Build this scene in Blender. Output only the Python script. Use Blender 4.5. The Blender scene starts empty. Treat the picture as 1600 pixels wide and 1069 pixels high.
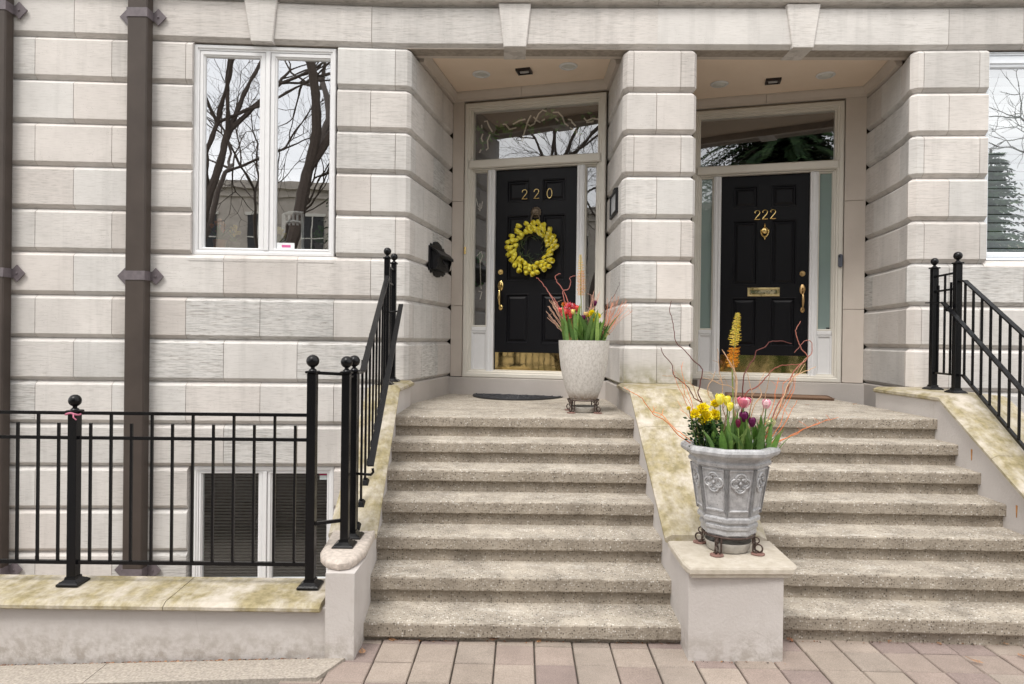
import bpy, math, random
from mathutils import Vector, Matrix
random.seed(7)
R = math.radians
PI = math.pi
scene = bpy.context.scene
col = scene.collection

# ------------------------------------------------------------------ camera
F, CX, CY, HC = 1050.0, 800.0, 534.5, 1.89
PITCH, ROLL = math.atan(4.5 / F), 0.0125
CAMROT = (Matrix.Rotation(PI / 2 - PITCH, 3, 'X') @ Matrix.Rotation(ROLL, 3, 'Z'))
cam_data = bpy.data.cameras.new('camera')
cam = bpy.data.objects.new('camera', cam_data)
col.objects.link(cam)
cam.matrix_world = Matrix.Translation((0, 0, HC)) @ CAMROT.to_4x4()
cam_data.sensor_width = 36.0
cam_data.lens = 36.0 * F / 1600.0
cam_data.clip_start = 0.05
cam_data.clip_end = 500
scene.camera = cam

# ------------------------------------------------------------------ light
SUN_EL, SUN_AZ = R(60), R(205)          # azimuth clockwise from +Y: behind the camera, a little to the left
world = bpy.data.worlds.new('World')
scene.world = world
world.use_nodes = True
wn = world.node_tree
wn.nodes.clear()
wo = wn.nodes.new('ShaderNodeOutputWorld')
bg = wn.nodes.new('ShaderNodeBackground')
sky = wn.nodes.new('ShaderNodeTexSky')
sky.sky_type = 'NISHITA'
sky.sun_disc = False
sky.sun_elevation = SUN_EL
sky.sun_rotation = SUN_AZ
sky.dust_density = 3.0
hs = wn.nodes.new('ShaderNodeHueSaturation')
hs.inputs['Saturation'].default_value = 0.30
wn.links.new(sky.outputs[0], hs.inputs['Color'])
tc = wn.nodes.new('ShaderNodeTexCoord')
mp = wn.nodes.new('ShaderNodeMapping')
mp.inputs['Scale'].default_value = (1, 1, 2.6)
wn.links.new(tc.outputs['Generated'], mp.inputs['Vector'])
cn = wn.nodes.new('ShaderNodeTexNoise')
cn.inputs['Scale'].default_value = 2.6
cn.inputs['Detail'].default_value = 6
wn.links.new(mp.outputs[0], cn.inputs['Vector'])
cr = wn.nodes.new('ShaderNodeValToRGB')
cr.color_ramp.elements[0].position = 0.40
cr.color_ramp.elements[0].color = (0.45, 0.45, 0.45, 1)
cr.color_ramp.elements[1].position = 0.62
cr.color_ramp.elements[1].color = (1, 1, 1, 1)
wn.links.new(cn.outputs['Fac'], cr.inputs[0])
mx = wn.nodes.new('ShaderNodeMix')
mx.data_type = 'RGBA'
wn.links.new(cr.outputs[0], mx.inputs[0])
wn.links.new(hs.outputs[0], mx.inputs[6])
mx.inputs[7].default_value = (12.2, 12.0, 11.75, 1)     # cloud cover, on the sky texture's own scale
wn.links.new(mx.outputs[2], bg.inputs['Color'])
bg.inputs['Strength'].default_value = 0.11
wn.links.new(bg.outputs[0], wo.inputs['Surface'])
sd = bpy.data.lights.new('sun', 'SUN')
sd.energy = 1.5
sd.angle = R(16)
sd.color = (1.0, 0.96, 0.90)
so = bpy.data.objects.new('sun', sd)
col.objects.link(so)
dv = Vector((math.sin(SUN_AZ) * math.cos(SUN_EL), math.cos(SUN_AZ) * math.cos(SUN_EL), math.sin(SUN_EL)))
so.rotation_euler = dv.to_track_quat('Z', 'Y').to_euler()
so.location = dv * 30
scene.view_settings.view_transform = 'Standard'
scene.view_settings.look = 'None'
scene.view_settings.gamma = 1.0
scene.view_settings.exposure = 0.76
try:
    scene.cycles.max_bounces = 8
    scene.cycles.transparent_max_bounces = 12
except Exception:
    pass

# ------------------------------------------------------------------ helpers
def ray(px, py):
    return CAMROT @ Vector(((px - CX) / F, -(py - CY) / F, -1.0))
def at_y(px, py, Y):
    d = ray(px, py); t = Y / d.y
    return Vector((d.x * t, Y, HC + d.z * t))
def at_z(px, py, z):
    d = ray(px, py); t = (z - HC) / d.z
    return Vector((d.x * t, d.y * t, z))
def at_line(px, py, A, B):
    """point where the sight line meets the vertical plane over plan points A, B"""
    d = ray(px, py); ex, ey = B[0] - A[0], B[1] - A[1]
    n = (ey, -ex)
    t = (A[0] * n[0] + A[1] * n[1]) / (d.x * n[0] + d.y * n[1])
    return Vector((d.x * t, d.y * t, HC + d.z * t))
def lerp(a, b, t): return a + (b - a) * t

class MB:
    def __init__(s): s.v = []; s.f = []; s.c = []; s.cur = (0.5, 0.5, 0.5)
    def quad(s, *p):
        n = len(s.v); s.v += [Vector(q) for q in p]; s.f.append(tuple(range(n, n + len(p)))); s.c.append(s.cur)
    def add(s, vs, fs):
        n = len(s.v); s.v += [Vector(q) for q in vs]
        for f in fs: s.f.append(tuple(i + n for i in f)); s.c.append(s.cur)
    def hexa(s, lo, hi):
        """lo, hi: matching rings of points (bottom, top)"""
        k = len(lo)
        s.add(list(lo) + list(hi), [tuple(range(k - 1, -1, -1)), tuple(range(k, 2 * k))] +
              [(i, (i + 1) % k, k + (i + 1) % k, k + i) for i in range(k)])
    def box(s, x0, x1, y0, y1, z0, z1, b=0.0):
        if b > 0:
            rings = []
            for (i, z) in ((b, z0), (0, z0 + b), (0, z1 - b), (b, z1)):
                xa, xb, ya, yb = x0 + i, x1 - i, y0 + i, y1 - i
                rings.append([(xa + b, ya, z), (xb - b, ya, z), (xb, ya + b, z), (xb, yb - b, z), (xb - b, yb, z), (xa + b, yb, z), (xa, yb - b, z), (xa, ya + b, z)])
            s.loft(rings)
        else:
            s.hexa([(x0, y0, z0), (x1, y0, z0), (x1, y1, z0), (x0, y1, z0)], [(x0, y0, z1), (x1, y0, z1), (x1, y1, z1), (x0, y1, z1)])
    def loft(s, rings, caps=True, closed=True):
        k = len(rings[0]); vs = []; fs = []
        for r in rings: vs += list(r)
        for j in range(len(rings) - 1):
            for i in range(k if closed else k - 1):
                a, b = j * k + i, j * k + (i + 1) % k
                fs.append((a, b, b + k, a + k))
        if caps:
            fs.append(tuple(range(k - 1, -1, -1))); o = (len(rings) - 1) * k
            fs.append(tuple(range(o, o + k)))
        s.add(vs, fs)
    def bar(s, a, b, w, h=None, up=(0, 0, 1)):
        """rectangular bar from a to b, w wide, h deep"""
        a = Vector(a); b = Vector(b); h = h or w
        d = (b - a).normalized(); u = Vector(up)
        if abs(d.dot(u)) > 0.98: u = Vector((0, 1, 0))
        x = d.cross(u).normalized(); y = x.cross(d).normalized()
        q = [x * w / 2 + y * h / 2, x * -w / 2 + y * h / 2, x * -w / 2 + y * -h / 2, x * w / 2 + y * -h / 2]
        s.loft([[a + k for k in q], [b + k for k in q]])
    def tube(s, pts, rad, n=8, caps=True):
        pts = [Vector(p) for p in pts]
        if not hasattr(rad, '__len__'): rad = [rad] * len(pts)
        rings = []; x = None
        for i, p in enumerate(pts):
            d = (pts[min(i + 1, len(pts) - 1)] - pts[max(i - 1, 0)])
            if d.length < 1e-9: d = Vector((0, 0, 1))
            d.normalize()
            if x is None:
                x = d.orthogonal().normalized()
            else:
                x = (x - d * x.dot(d))
                if x.length < 1e-6: x = d.orthogonal()
                x.normalize()
            y = d.cross(x)
            rings.append([p + (x * math.cos(2 * PI * k / n) + y * math.sin(2 * PI * k / n)) * rad[i] for k in range(n)])
        s.loft(rings, caps)
    def lathe(s, prof, c=(0, 0, 0), n=24, ph=0.0, sx=1, sy=1, axis='Z'):
        rings = []
        for r, z in prof:
            ring = []
            for k in range(n):
                a = ph + 2 * PI * k / n
                q = Vector((r * math.cos(a) * sx, r * math.sin(a) * sy, z))
                if axis == 'Y': q = Vector((q.x, -q.z, q.y))
                ring.append(Vector(c) + q)
            rings.append(ring)
        s.loft(rings)
    def ball(s, c, r, n=12, m=8, sx=1, sy=1, sz=1):
        s.lathe([(max(1e-4, r * math.sin(PI * j / m)), -r * sz * math.cos(PI * j / m)) for j in range(m + 1)], c, n, 0, sx, sy)
    def build(s, name, mat, parent=None, smooth=False, autos=False):
        me = bpy.data.meshes.new(name)
        o = Vector((0, 0, 0)); p = parent
        while p is not None: o += p.location; p = p.parent
        me.from_pydata([tuple(v - o) for v in s.v], [], s.f)
        at = me.color_attributes.new('tone', 'FLOAT_COLOR', 'CORNER')
        buf = []
        for f, c in zip(s.f, s.c): buf += [c[0], c[1], c[2], 1.0] * len(f)
        at.data.foreach_set('color', buf)
        me.validate()
        import bmesh
        bm = bmesh.new(); bm.from_mesh(me)
        bmesh.ops.recalc_face_normals(bm, faces=bm.faces)
        if smooth:
            bmesh.ops.remove_doubles(bm, verts=bm.verts, dist=1e-6)
            for f in bm.faces: f.smooth = True
            for e in bm.edges:
                if len(e.link_faces) == 2 and e.calc_face_angle(0) > R(38): e.smooth = False
        bm.to_mesh(me); bm.free()
        me.materials.append(mat)
        ob = bpy.data.objects.new(name, me)
        col.objects.link(ob)
        if parent is not None: ob.parent = parent
        return ob

def tag(o, label=None, cat=None, group=None, kind=None):
    if label: o['label'] = label
    if cat: o['category'] = cat
    if group: o['group'] = group
    if kind: o['kind'] = kind
    return o
def thing(name, label, cat, loc=(0, 0, 0), group=None):
    o = bpy.data.objects.new(name, None)
    o.empty_display_size = 0.1
    col.objects.link(o); o.location = loc
    return tag(o, label, cat, group)
def copy_tree(o, parent=None):
    c = o.copy(); col.objects.link(c)
    if parent is not None: c.parent = parent
    for ch in list(o.children): copy_tree(ch, c)
    return c

# ------------------------------------------------------------------ materials
def newmat(name):
    m = bpy.data.materials.new(name); m.use_nodes = True
    nt = m.node_tree
    return m, nt, nt.nodes['Principled BSDF'], nt.nodes['Material Output']
def N(nt, t, **kw):
    n = nt.nodes.new(t)
    for k, v in kw.items():
        if k in n.inputs: n.inputs[k].default_value = v
        else: setattr(n, k, v)
    return n
def L(nt, a, b): nt.links.new(a, b)
def coords(nt, scale=(1, 1, 1)):
    t = N(nt, 'ShaderNodeTexCoord'); m = N(nt, 'ShaderNodeMapping')
    m.inputs['Scale'].default_value = scale
    L(nt, t.outputs['Object'], m.inputs['Vector']); return m.outputs[0]
def ramp(nt, src, stops, interp='LINEAR'):
    r = N(nt, 'ShaderNodeValToRGB'); cr_ = r.color_ramp; cr_.interpolation = interp
    while len(cr_.elements) < len(stops): cr_.elements.new(0.5)
    for e, (p, c) in zip(cr_.elements, stops):
        e.position = p; e.color = (c, c, c, 1) if not hasattr(c, '__len__') else (*c, 1)
    L(nt, src, r.inputs[0]); return r.outputs[0]
def mix(nt, fac, a, b, mode='MIX'):
    m = N(nt, 'ShaderNodeMix'); m.data_type = 'RGBA'; m.blend_type = mode
    for i, v in ((0, fac), (6, a), (7, b)):
        if hasattr(v, 'links'): L(nt, v, m.inputs[i])
        elif hasattr(v, '__len__'): m.inputs[i].default_value = (*v, 1)
        else: m.inputs[i].default_value = v
    return m.outputs[2]
def math_(nt, op, a, b=0.0):
    m = N(nt, 'ShaderNodeMath', operation=op)
    for i, v in ((0, a), (1, b)):
        if hasattr(v, 'links'): L(nt, v, m.inputs[i])
        else: m.inputs[i].default_value = v
    return m.outputs[0]
def noise(nt, vec, scale, detail=4, rough=0.55):
    n = N(nt, 'ShaderNodeTexNoise', Scale=scale, Detail=detail, Roughness=rough); L(nt, vec, n.inputs['Vector']); return n.outputs['Fac']
def bump(nt, b, h, dist=0.004, strength=0.5):
    n = N(nt, 'ShaderNodeBump', Distance=dist, Strength=strength); L(nt, h, n.inputs['Height']); L(nt, n.outputs[0], b.inputs['Normal'])

def simple(name, c, rough=0.5, metal=0.0, var=0.0, vs=20.0, bmp=0.0, bs=60.0, spec=0.5):
    m, nt, b, o = newmat(name)
    b.inputs['Roughness'].default_value = rough; b.inputs['Metallic'].default_value = metal
    b.inputs['Specular IOR Level'].default_value = spec
    v = coords(nt)
    if var > 0:
        f = noise(nt, v, vs)
        L(nt, mix(nt, ramp(nt, f, [(0.3, 0.0), (0.7, 1.0)]), tuple(max(0, x * (1 - var)) for x in c), tuple(min(1, x * (1 + var)) for x in c)), b.inputs['Base Color'])
    else: b.inputs['Base Color'].default_value = (*c, 1)
    if bmp > 0: bump(nt, b, noise(nt, v, bs, 5), bmp)
    return m

def stone_mat():
    m, nt, b, o = newmat('limestone')
    b.inputs['Roughness'].default_value = 0.85; b.inputs['Specular IOR Level'].default_value = 0.25
    at = N(nt, 'ShaderNodeVertexColor', layer_name='tone')
    sep = N(nt, 'ShaderNodeSeparateColor'); L(nt, at.outputs[0], sep.inputs[0])
    hue, strk, val = sep.outputs[0], sep.outputs[1], sep.outputs[2]
    base = mix(nt, hue, (0.625, 0.610, 0.592), (0.635, 0.592, 0.560))
    v1 = coords(nt, (3.0, 3.0, 46)); v2 = coords(nt, (9, 9, 150)); v3 = coords(nt)
    s1 = noise(nt, v1, 1.6, 8, 0.65); s2 = noise(nt, v2, 1.0, 5, 0.6)
    st = ramp(nt, s1, [(0.45, 0.0), (0.72, 1.0)])
    c = mix(nt, math_(nt, 'MULTIPLY', st, math_(nt, 'MULTIPLY', strk, 0.85)), base, (0.33, 0.33, 0.325))
    st2 = ramp(nt, s2, [(0.52, 0.0), (0.64, 1.0)])
    c = mix(nt, math_(nt, 'MULTIPLY', st2, math_(nt, 'ADD', math_(nt, 'MULTIPLY', strk, 0.6), 0.24)), c, (0.29, 0.265, 0.24))
    hi = ramp(nt, s2, [(0.30, 1.0), (0.42, 0.0)])
    c = mix(nt, math_(nt, 'MULTIPLY', hi, 0.35), c, (0.68, 0.66, 0.64))
    # pits of the travertine
    vo = N(nt, 'ShaderNodeTexVoronoi', Scale=30.0); L(nt, coords(nt, (1, 1, 2.2)), vo.inputs['Vector'])
    gate = ramp(nt, noise(nt, v3, 5.0, 2), [(0.48, 0.0), (0.60, 1.0)])
    pit = math_(nt, 'MULTIPLY', ramp(nt, vo.outputs['Distance'], [(0.06, 1.0), (0.16, 0.0)]), gate)
    c = mix(nt, math_(nt, 'MULTIPLY', pit, 0.8), c, (0.22, 0.20, 0.18))
    blot = ramp(nt, noise(nt, v3, 1.7, 5), [(0.32, 0.86), (0.7, 1.05)])
    c = mix(nt, 1.0, c, blot, 'MULTIPLY')
    rain = ramp(nt, noise(nt, coords(nt, (7, 7, 0.5)), 1.0, 6, 0.65), [(0.50, 1.0), (0.74, 0.84)])
    c = mix(nt, 1.0, c, rain, 'MULTIPLY')
    c = mix(nt, 1.0, c, ramp(nt, val, [(0.0, 0.88), (1.0, 1.04)]), 'MULTIPLY')
    # soot and algae just above the copings
    z = N(nt, 'ShaderNodeNewGeometry'); sx = N(nt, 'ShaderNodeSeparateXYZ'); L(nt, z.outputs['Position'], sx.inputs[0])
    band = ramp(nt, math_(nt, 'DIVIDE', sx.outputs[2], 6.0), [(1.44 / 6, 1.0), (1.70 / 6, 0.0)])
    inx = math_(nt, 'MULTIPLY', math_(nt, 'GREATER_THAN', sx.outputs[0], 1.12), math_(nt, 'LESS_THAN', sx.outputs[0], 1.90))
    g = math_(nt, 'MULTIPLY', math_(nt, 'MULTIPLY', band, inx), ramp(nt, noise(nt, v3, 9, 6), [(0.32, 0.0), (0.6, 1.0)]))
    c = mix(nt, math_(nt, 'MULTIPLY', g, 0.92), c, (0.21, 0.19, 0.085))
    L(nt, c, b.inputs['Base Color'])
    bump(nt, b, math_(nt, 'SUBTRACT', s2, math_(nt, 'MULTIPLY', pit, 1.5)), 0.003, 0.35)
    return m

def coping_mat():
    m, nt, b, o = newmat('coping_stone')
    b.inputs['Roughness'].default_value = 0.8; b.inputs['Specular IOR Level'].default_value = 0.3
    at = N(nt, 'ShaderNodeVertexColor', layer_name='tone')
    sep = N(nt, 'ShaderNodeSeparateColor'); L(nt, at.outputs[0], sep.inputs[0])
    v = coords(nt); n1 = noise(nt, coords(nt, (1.6, .7, 1)), 2.6, 9, 0.72); n2 = noise(nt, v, 22, 6, 0.6); n3 = noise(nt, coords(nt, (1, 1, 1)), 8, 5, 0.6)
    base = mix(nt, ramp(nt, n2, [(0.3, 0), (0.7, 1)]), (0.45, 0.40, 0.33), (0.56, 0.515, 0.45))
    alg = mix(nt, ramp(nt, n2, [(0.35, 0), (0.65, 1)]), (0.20, 0.165, 0.075), (0.34, 0.285, 0.15))
    f = math_(nt, 'MULTIPLY', ramp(nt, math_(nt, 'ADD', math_(nt, 'MULTIPLY', n1, 0.7), math_(nt, 'MULTIPLY', n3, 0.3)), [(0.40, 0.0), (0.56, 0.9)]), sep.outputs[0])
    c = mix(nt, f, base, alg)
    dk = ramp(nt, noise(nt, v, 4.5, 7, 0.7), [(0.60, 0.0), (0.74, 1.0)])
    c = mix(nt, math_(nt, 'MULTIPLY', math_(nt, 'MULTIPLY', dk, sep.outputs[0]), 0.6), c, (0.15, 0.13, 0.07))
    # split between slabs
    L(nt, c, b.inputs['Base Color'])
    bump(nt, b, n2, 0.006, 0.5)
    return m

def aggregate_mat():
    m, nt, b, o = newmat('exposed_aggregate_concrete')
    b.inputs['Roughness'].default_value = 0.9; b.inputs['Specular IOR Level'].default_value = 0.2
    v = coords(nt)
    vo = N(nt, 'ShaderNodeTexVoronoi', Scale=74.0); L(nt, v, vo.inputs['Vector'])
    sc = N(nt, 'ShaderNodeSeparateColor'); L(nt, vo.outputs['Color'], sc.inputs[0])
    peb = ramp(nt, sc.outputs[0], [(0.0, (0.09, 0.08, 0.07)), (0.14, (0.22, 0.19, 0.155)), (0.32, (0.34, 0.30, 0.25)), (0.55, (0.45, 0.405, 0.35)), (0.78, (0.60, 0.56, 0.505)), (0.93, (0.82, 0.79, 0.74))], 'CONSTANT')
    cem = mix(nt, noise(nt, v, 6, 6), (0.34, 0.30, 0.25), (0.50, 0.45, 0.38))
    edge = ramp(nt, vo.outputs['Distance'], [(0.28, 0.0), (0.5, 1.0)])
    c = mix(nt, edge, peb, cem)
    # cement film left on the treads, shade painted into the colour of the risers
    film = math_(nt, 'MULTIPLY', ramp(nt, noise(nt, v, 2.3, 7, 0.7), [(0.46, 0.0), (0.72, 1.0)]), 0.5)
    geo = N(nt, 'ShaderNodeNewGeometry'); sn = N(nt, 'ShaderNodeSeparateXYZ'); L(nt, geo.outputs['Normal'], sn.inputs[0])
    up = ramp(nt, sn.outputs[2], [(0.3, 0.25), (0.8, 1.0)])
    c = mix(nt, math_(nt, 'MULTIPLY', film, up), c, (0.57, 0.51, 0.43))
    worn = math_(nt, 'MULTIPLY', math_(nt, 'MULTIPLY', ramp(nt, noise(nt, coords(nt, (1, 3, 3)), 2.6, 8, 0.75), [(0.56, 0.0), (0.68, 1.0)]), up), 0.55)
    c = mix(nt, worn, c, (0.72, 0.68, 0.62))
    c = mix(nt, 1.0, c, ramp(nt, noise(nt, v, 5.5, 6, 0.7), [(0.3, 0.62), (0.72, 1.12)]), 'MULTIPLY')
    vert_shade = ramp(nt, sn.outputs[2], [(0.2, 1.0), (0.8, 0.0)])
    c = mix(nt, math_(nt, 'MULTIPLY', vert_shade, 0.30), c, (0.19, 0.15, 0.11))
    L(nt, c, b.inputs['Base Color'])
    bump(nt, b, math_(nt, 'ADD', math_(nt, 'SUBTRACT', 1.0, vo.outputs['Distance']), noise(nt, v, 40, 4)), 0.004, 0.55)
    return m

def stucco_mat(name, c1, c2, dirt=True):
    m, nt, b, o = newmat(name)
    b.inputs['Roughness'].default_value = 0.9; b.inputs['Specular IOR Level'].default_value = 0.2
    v = coords(nt); n1 = noise(nt, v, 2.0, 6, 0.6); n2 = noise(nt, v, 55, 5, 0.6)
    c = mix(nt, ramp(nt, n1, [(0.3, 0), (0.7, 1)]), c1, c2)
    if dirt:
        g = N(nt, 'ShaderNodeNewGeometry'); sx = N(nt, 'ShaderNodeSeparateXYZ'); L(nt, g.outputs['Position'], sx.inputs[0])
        low = ramp(nt, sx.outputs[2], [(0.0, 1.0), (0.22, 0.0)])
        c = mix(nt, math_(nt, 'MULTIPLY', math_(nt, 'MULTIPLY', low, ramp(nt, noise(nt, v, 14, 7, 0.7), [(0.42, 0), (0.6, 1)])), 0.6), c, (0.27, 0.23, 0.19))
        sm = ramp(nt, noise(nt, coords(nt, (1.2, 1.2, 0.5)), 3.4, 7, 0.7), [(0.58, 0), (0.72, 1)])
        c = mix(nt, math_(nt, 'MULTIPLY', sm, 0.28), c, (0.36, 0.32, 0.27))
        cr_ = N(nt, 'ShaderNodeTexVoronoi', Scale=1.6, feature='DISTANCE_TO_EDGE')
        wv = N(nt, 'ShaderNodeMixRGB'); wv.inputs[0].default_value = 0.12
        nn = N(nt, 'ShaderNodeTexNoise', Scale=5.0, Detail=6.0); L(nt, v, nn.inputs['Vector'])
        L(nt, v, wv.inputs[1]); L(nt, nn.outputs['Color'], wv.inputs[2]); L(nt, wv.outputs[0], cr_.inputs['Vector'])
        crk = math_(nt, 'MULTIPLY', ramp(nt, cr_.outputs['Distance'], [(0.0, 1), (0.004, 0)]), ramp(nt, noise(nt, v, 1.3, 3), [(0.52, 0), (0.6, 1)]))
        c = mix(nt, math_(nt, 'MULTIPLY', crk, 0.22), c, (0.22, 0.20, 0.18))
    L(nt, c, b.inputs['Base Color'])
    bump(nt, b, n2, 0.006, 0.45)
    return m

def glass_mat(name, refl=0.42, tint=(0.8, 0.86, 0.85), frost=0.0):
    m, nt, b, o = newmat(name)
    nt.nodes.remove(b)
    gl = N(nt, 'ShaderNodeBsdfGlossy'); gl.inputs['Roughness'].default_value = 0.0; gl.inputs['Color'].default_value = (0.95, 0.97, 1, 1)
    # faint waviness of the pane
    bp = N(nt, 'ShaderNodeBump', Distance=0.002, Strength=0.25); L(nt, noise(nt, coords(nt), 2.2, 2), bp.inputs['Height']); L(nt, bp.outputs[0], gl.inputs['Normal'])
    if frost > 0:
        tr = N(nt, 'ShaderNodeBsdfDiffuse'); tr.inputs['Color'].default_value = (*tint, 1)
        t2 = N(nt, 'ShaderNodeBsdfTransparent'); t2.inputs['Color'].default_value = (0.7, 0.8, 0.8, 1)
        mm = N(nt, 'ShaderNodeMixShader'); mm.inputs[0].default_value = frost
        L(nt, t2.outputs[0], mm.inputs[1]); L(nt, tr.outputs[0], mm.inputs[2]); trans = mm.outputs[0]
    else:
        tr = N(nt, 'ShaderNodeBsdfTransparent'); tr.inputs['Color'].default_value = (*tint, 1); trans = tr.outputs[0]
    ms = N(nt, 'ShaderNodeMixShader'); ms.inputs[0].default_value = refl
    L(nt, trans, ms.inputs[1]); L(nt, gl.outputs[0], ms.inputs[2]); L(nt, ms.outputs[0], o.inputs[0])
    return m

def paver_mat():
    m, nt, b, o = newmat('concrete_paver')
    b.inputs['Roughness'].default_value = 0.9; b.inputs['Specular IOR Level'].default_value = 0.2
    at = N(nt, 'ShaderNodeVertexColor', layer_name='tone')
    v = coords(nt)
    c = mix(nt, 1.0, at.outputs[0], ramp(nt, noise(nt, v, 150, 4, 0.7), [(0.3, 0.68), (0.7, 1.2)]), 'MULTIPLY')
    c = mix(nt, 1.0, c, ramp(nt, noise(nt, v, 4, 6, 0.7), [(0.3, 0.82), (0.7, 1.1)]), 'MULTIPLY')
    L(nt, c, b.inputs['Base Color']); bump(nt, b, noise(nt, v, 130, 4), 0.003, 0.5)
    return m

def blackwood_mat():
    m, nt, b, o = newmat('black_paint')
    b.inputs['Specular IOR Level'].default_value = 0.22; b.inputs['Base Color'].default_value = (0.005, 0.005, 0.007, 1)
    n = noise(nt, coords(nt, (30, 30, 1.6)), 5, 5, 0.6)
    L(nt, ramp(nt, n, [(0.3, 0.30), (0.7, 0.5)]), b.inputs['Roughness'])
    bump(nt, b, n, 0.0012, 0.35)
    return m
def attr_mat(name, rough=0.5, spec=0.4, vs=60, trans=0.0):
    m, nt, b, o = newmat(name)
    b.inputs['Roughness'].default_value = rough; b.inputs['Specular IOR Level'].default_value = spec
    at = N(nt, 'ShaderNodeVertexColor', layer_name='tone')
    c = mix(nt, 1.0, at.outputs[0], ramp(nt, noise(nt, coords(nt), vs, 3), [(0.3, 0.8), (0.7, 1.15)]), 'MULTIPLY')
    L(nt, c, b.inputs['Base Color'])
    if trans > 0:
        b.inputs['Subsurface Weight'].default_value = 0.0
        t = N(nt, 'ShaderNodeBsdfTranslucent'); L(nt, c, t.inputs['Color'])
        ms = N(nt, 'ShaderNodeMixShader'); ms.inputs[0].default_value = trans
        L(nt, b.outputs[0], ms.inputs[1]); L(nt, t.outputs[0], ms.inputs[2]); L(nt, ms.outputs[0], o.inputs[0])
    return m
def glazed_pot_mat():
    m, nt, b, o = newmat('white_crackle_glaze')
    b.inputs['Roughness'].default_value = 0.55
    v = coords(nt)
    c = mix(nt, ramp(nt, noise(nt, coords(nt, (1, 1, .6)), 55, 9, 0.85), [(0.40, 0.0), (0.54, 1.0)]), (0.40, 0.37, 0.34), (0.60, 0.575, 0.545))
    sx = N(nt, 'ShaderNodeSeparateXYZ'); L(nt, v, sx.inputs[0])
    rust = math_(nt, 'MULTIPLY', ramp(nt, sx.outputs[2], [(0.005, 1.0), (0.075, 0.0)]), ramp(nt, noise(nt, v, 30, 6, .7), [(0.36, 0), (0.55, 1)]))
    c = mix(nt, math_(nt, 'MULTIPLY', rust, 0.75), c, (0.22, 0.12, 0.05))
    L(nt, c, b.inputs['Base Color']); bump(nt, b, noise(nt, v, 30, 8, .7), 0.003, 0.4)
    return m
def urn_mat():
    m, nt, b, o = newmat('silvered_cast_stone')
    b.inputs['Roughness'].default_value = 0.42; b.inputs['Specular IOR Level'].default_value = 0.6; b.inputs['Metallic'].default_value = 0.15
    v = coords(nt)
    c = mix(nt, ramp(nt, noise(nt, v, 22, 7, 0.75), [(0.38, 0.0), (0.62, 1.0)]), (0.31, 0.31, 0.32), (0.49, 0.49, 0.50))
    vo = N(nt, 'ShaderNodeTexVoronoi', Scale=70.0); L(nt, v, vo.inputs['Vector'])
    pit = math_(nt, 'MULTIPLY', ramp(nt, vo.outputs['Distance'], [(0.1, 1), (0.25, 0)]), ramp(nt, noise(nt, v, 12, 2), [(0.5, 0), (0.6, 1)]))
    c = mix(nt, pit, c, (0.12, 0.12, 0.12))
    L(nt, c, b.inputs['Base Color']); bump(nt, b, noise(nt, v, 40, 6, .7), 0.004, 0.5)
    return m
def brass_mat(name, c=(0.78, 0.58, 0.24), rough=0.16):
    m, nt, b, o = newmat(name)
    b.inputs['Metallic'].default_value = 1.0; b.inputs['Base Color'].default_value = (*c, 1)
    n = noise(nt, coords(nt), 12, 4)
    L(nt, ramp(nt, n, [(0.3, rough * 0.6), (0.7, rough * 1.6)]), b.inputs['Roughness'])
    bump(nt, b, noise(nt, coords(nt), 5, 2), 0.003, 0.2)
    return m

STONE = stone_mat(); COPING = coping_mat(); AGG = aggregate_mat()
STUCCO = stucco_mat('grey_stucco', (0.50, 0.465, 0.445), (0.56, 0.53, 0.51))
BASE = stucco_mat('painted_base', (0.42, 0.385, 0.36), (0.48, 0.445, 0.42), False)
SOFFIT = stucco_mat('peach_soffit_stucco', (0.80, 0.66, 0.53), (0.85, 0.71, 0.58), False)
MORTAR = simple('mortar', (0.33, 0.29, 0.25), 0.95, var=0.2)
TRIM = stucco_mat('smooth_stone_trim', (0.54, 0.48, 0.43), (0.60, 0.54, 0.485), False)
WHITE = simple('white_paint', (0.72, 0.72, 0.73), 0.4, var=0.02)
WARMWHITE = simple('warm_white_paint', (0.66, 0.63, 0.57), 0.45, var=0.04, vs=3)  # white door frames with the porch's warm light put into the colour
BLACKDOOR = blackwood_mat()
IRON = simple('black_gloss_iron', (0.004, 0.004, 0.005), 0.27, var=0.2, bmp=0.002, bs=90, spec=0.28)
PIPE = simple('brown_metal', (0.060, 0.047, 0.040), 0.5, var=0.15, vs=3, spec=0.3)
BRACKET = simple('brown_bracket_metal', (0.13, 0.11, 0.12), 0.5, var=0.2)
BRASS = brass_mat('polished_brass'); BRONZE = brass_mat('aged_bronze', (0.20, 0.16, 0.12), 0.45)
PLATE = brass_mat('brass_kick_plate', (0.80, 0.62, 0.30), 0.05)
GLASS = glass_mat('window_glass', 0.50, (0.92, 0.95, 0.94)); DARKGLASS = glass_mat('transom_glass', 0.26, (0.93, 0.93, 0.91))
FROST = glass_mat('frosted_glass', 0.16, (0.27, 0.345, 0.335), 0.92)
PAVER = paver_mat()
SAND = simple('joint_sand', (0.10, 0.085, 0.07), 1.0, var=0.3)
CONC = simple('pale_concrete', (0.36, 0.32, 0.275), 0.9, var=0.30, vs=70, bmp=0.006, bs=90)
POT = glazed_pot_mat(); URN = urn_mat()
SOIL = simple('soil', (0.03, 0.02, 0.015), 1.0, var=0.4, bmp=0.02)
INT = simple('interior_wall', (0.10, 0.085, 0.07), 0.9)
PLANT = attr_mat('leaf_and_petal', 0.5, 0.35, 60, 0.25)
TWIG = attr_mat('twig_bark', 0.55, 0.4, 90)
BARK = simple('tree_bark', (0.080, 0.060, 0.048), 0.9, var=0.3, bmp=0.02, bs=12)
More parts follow.
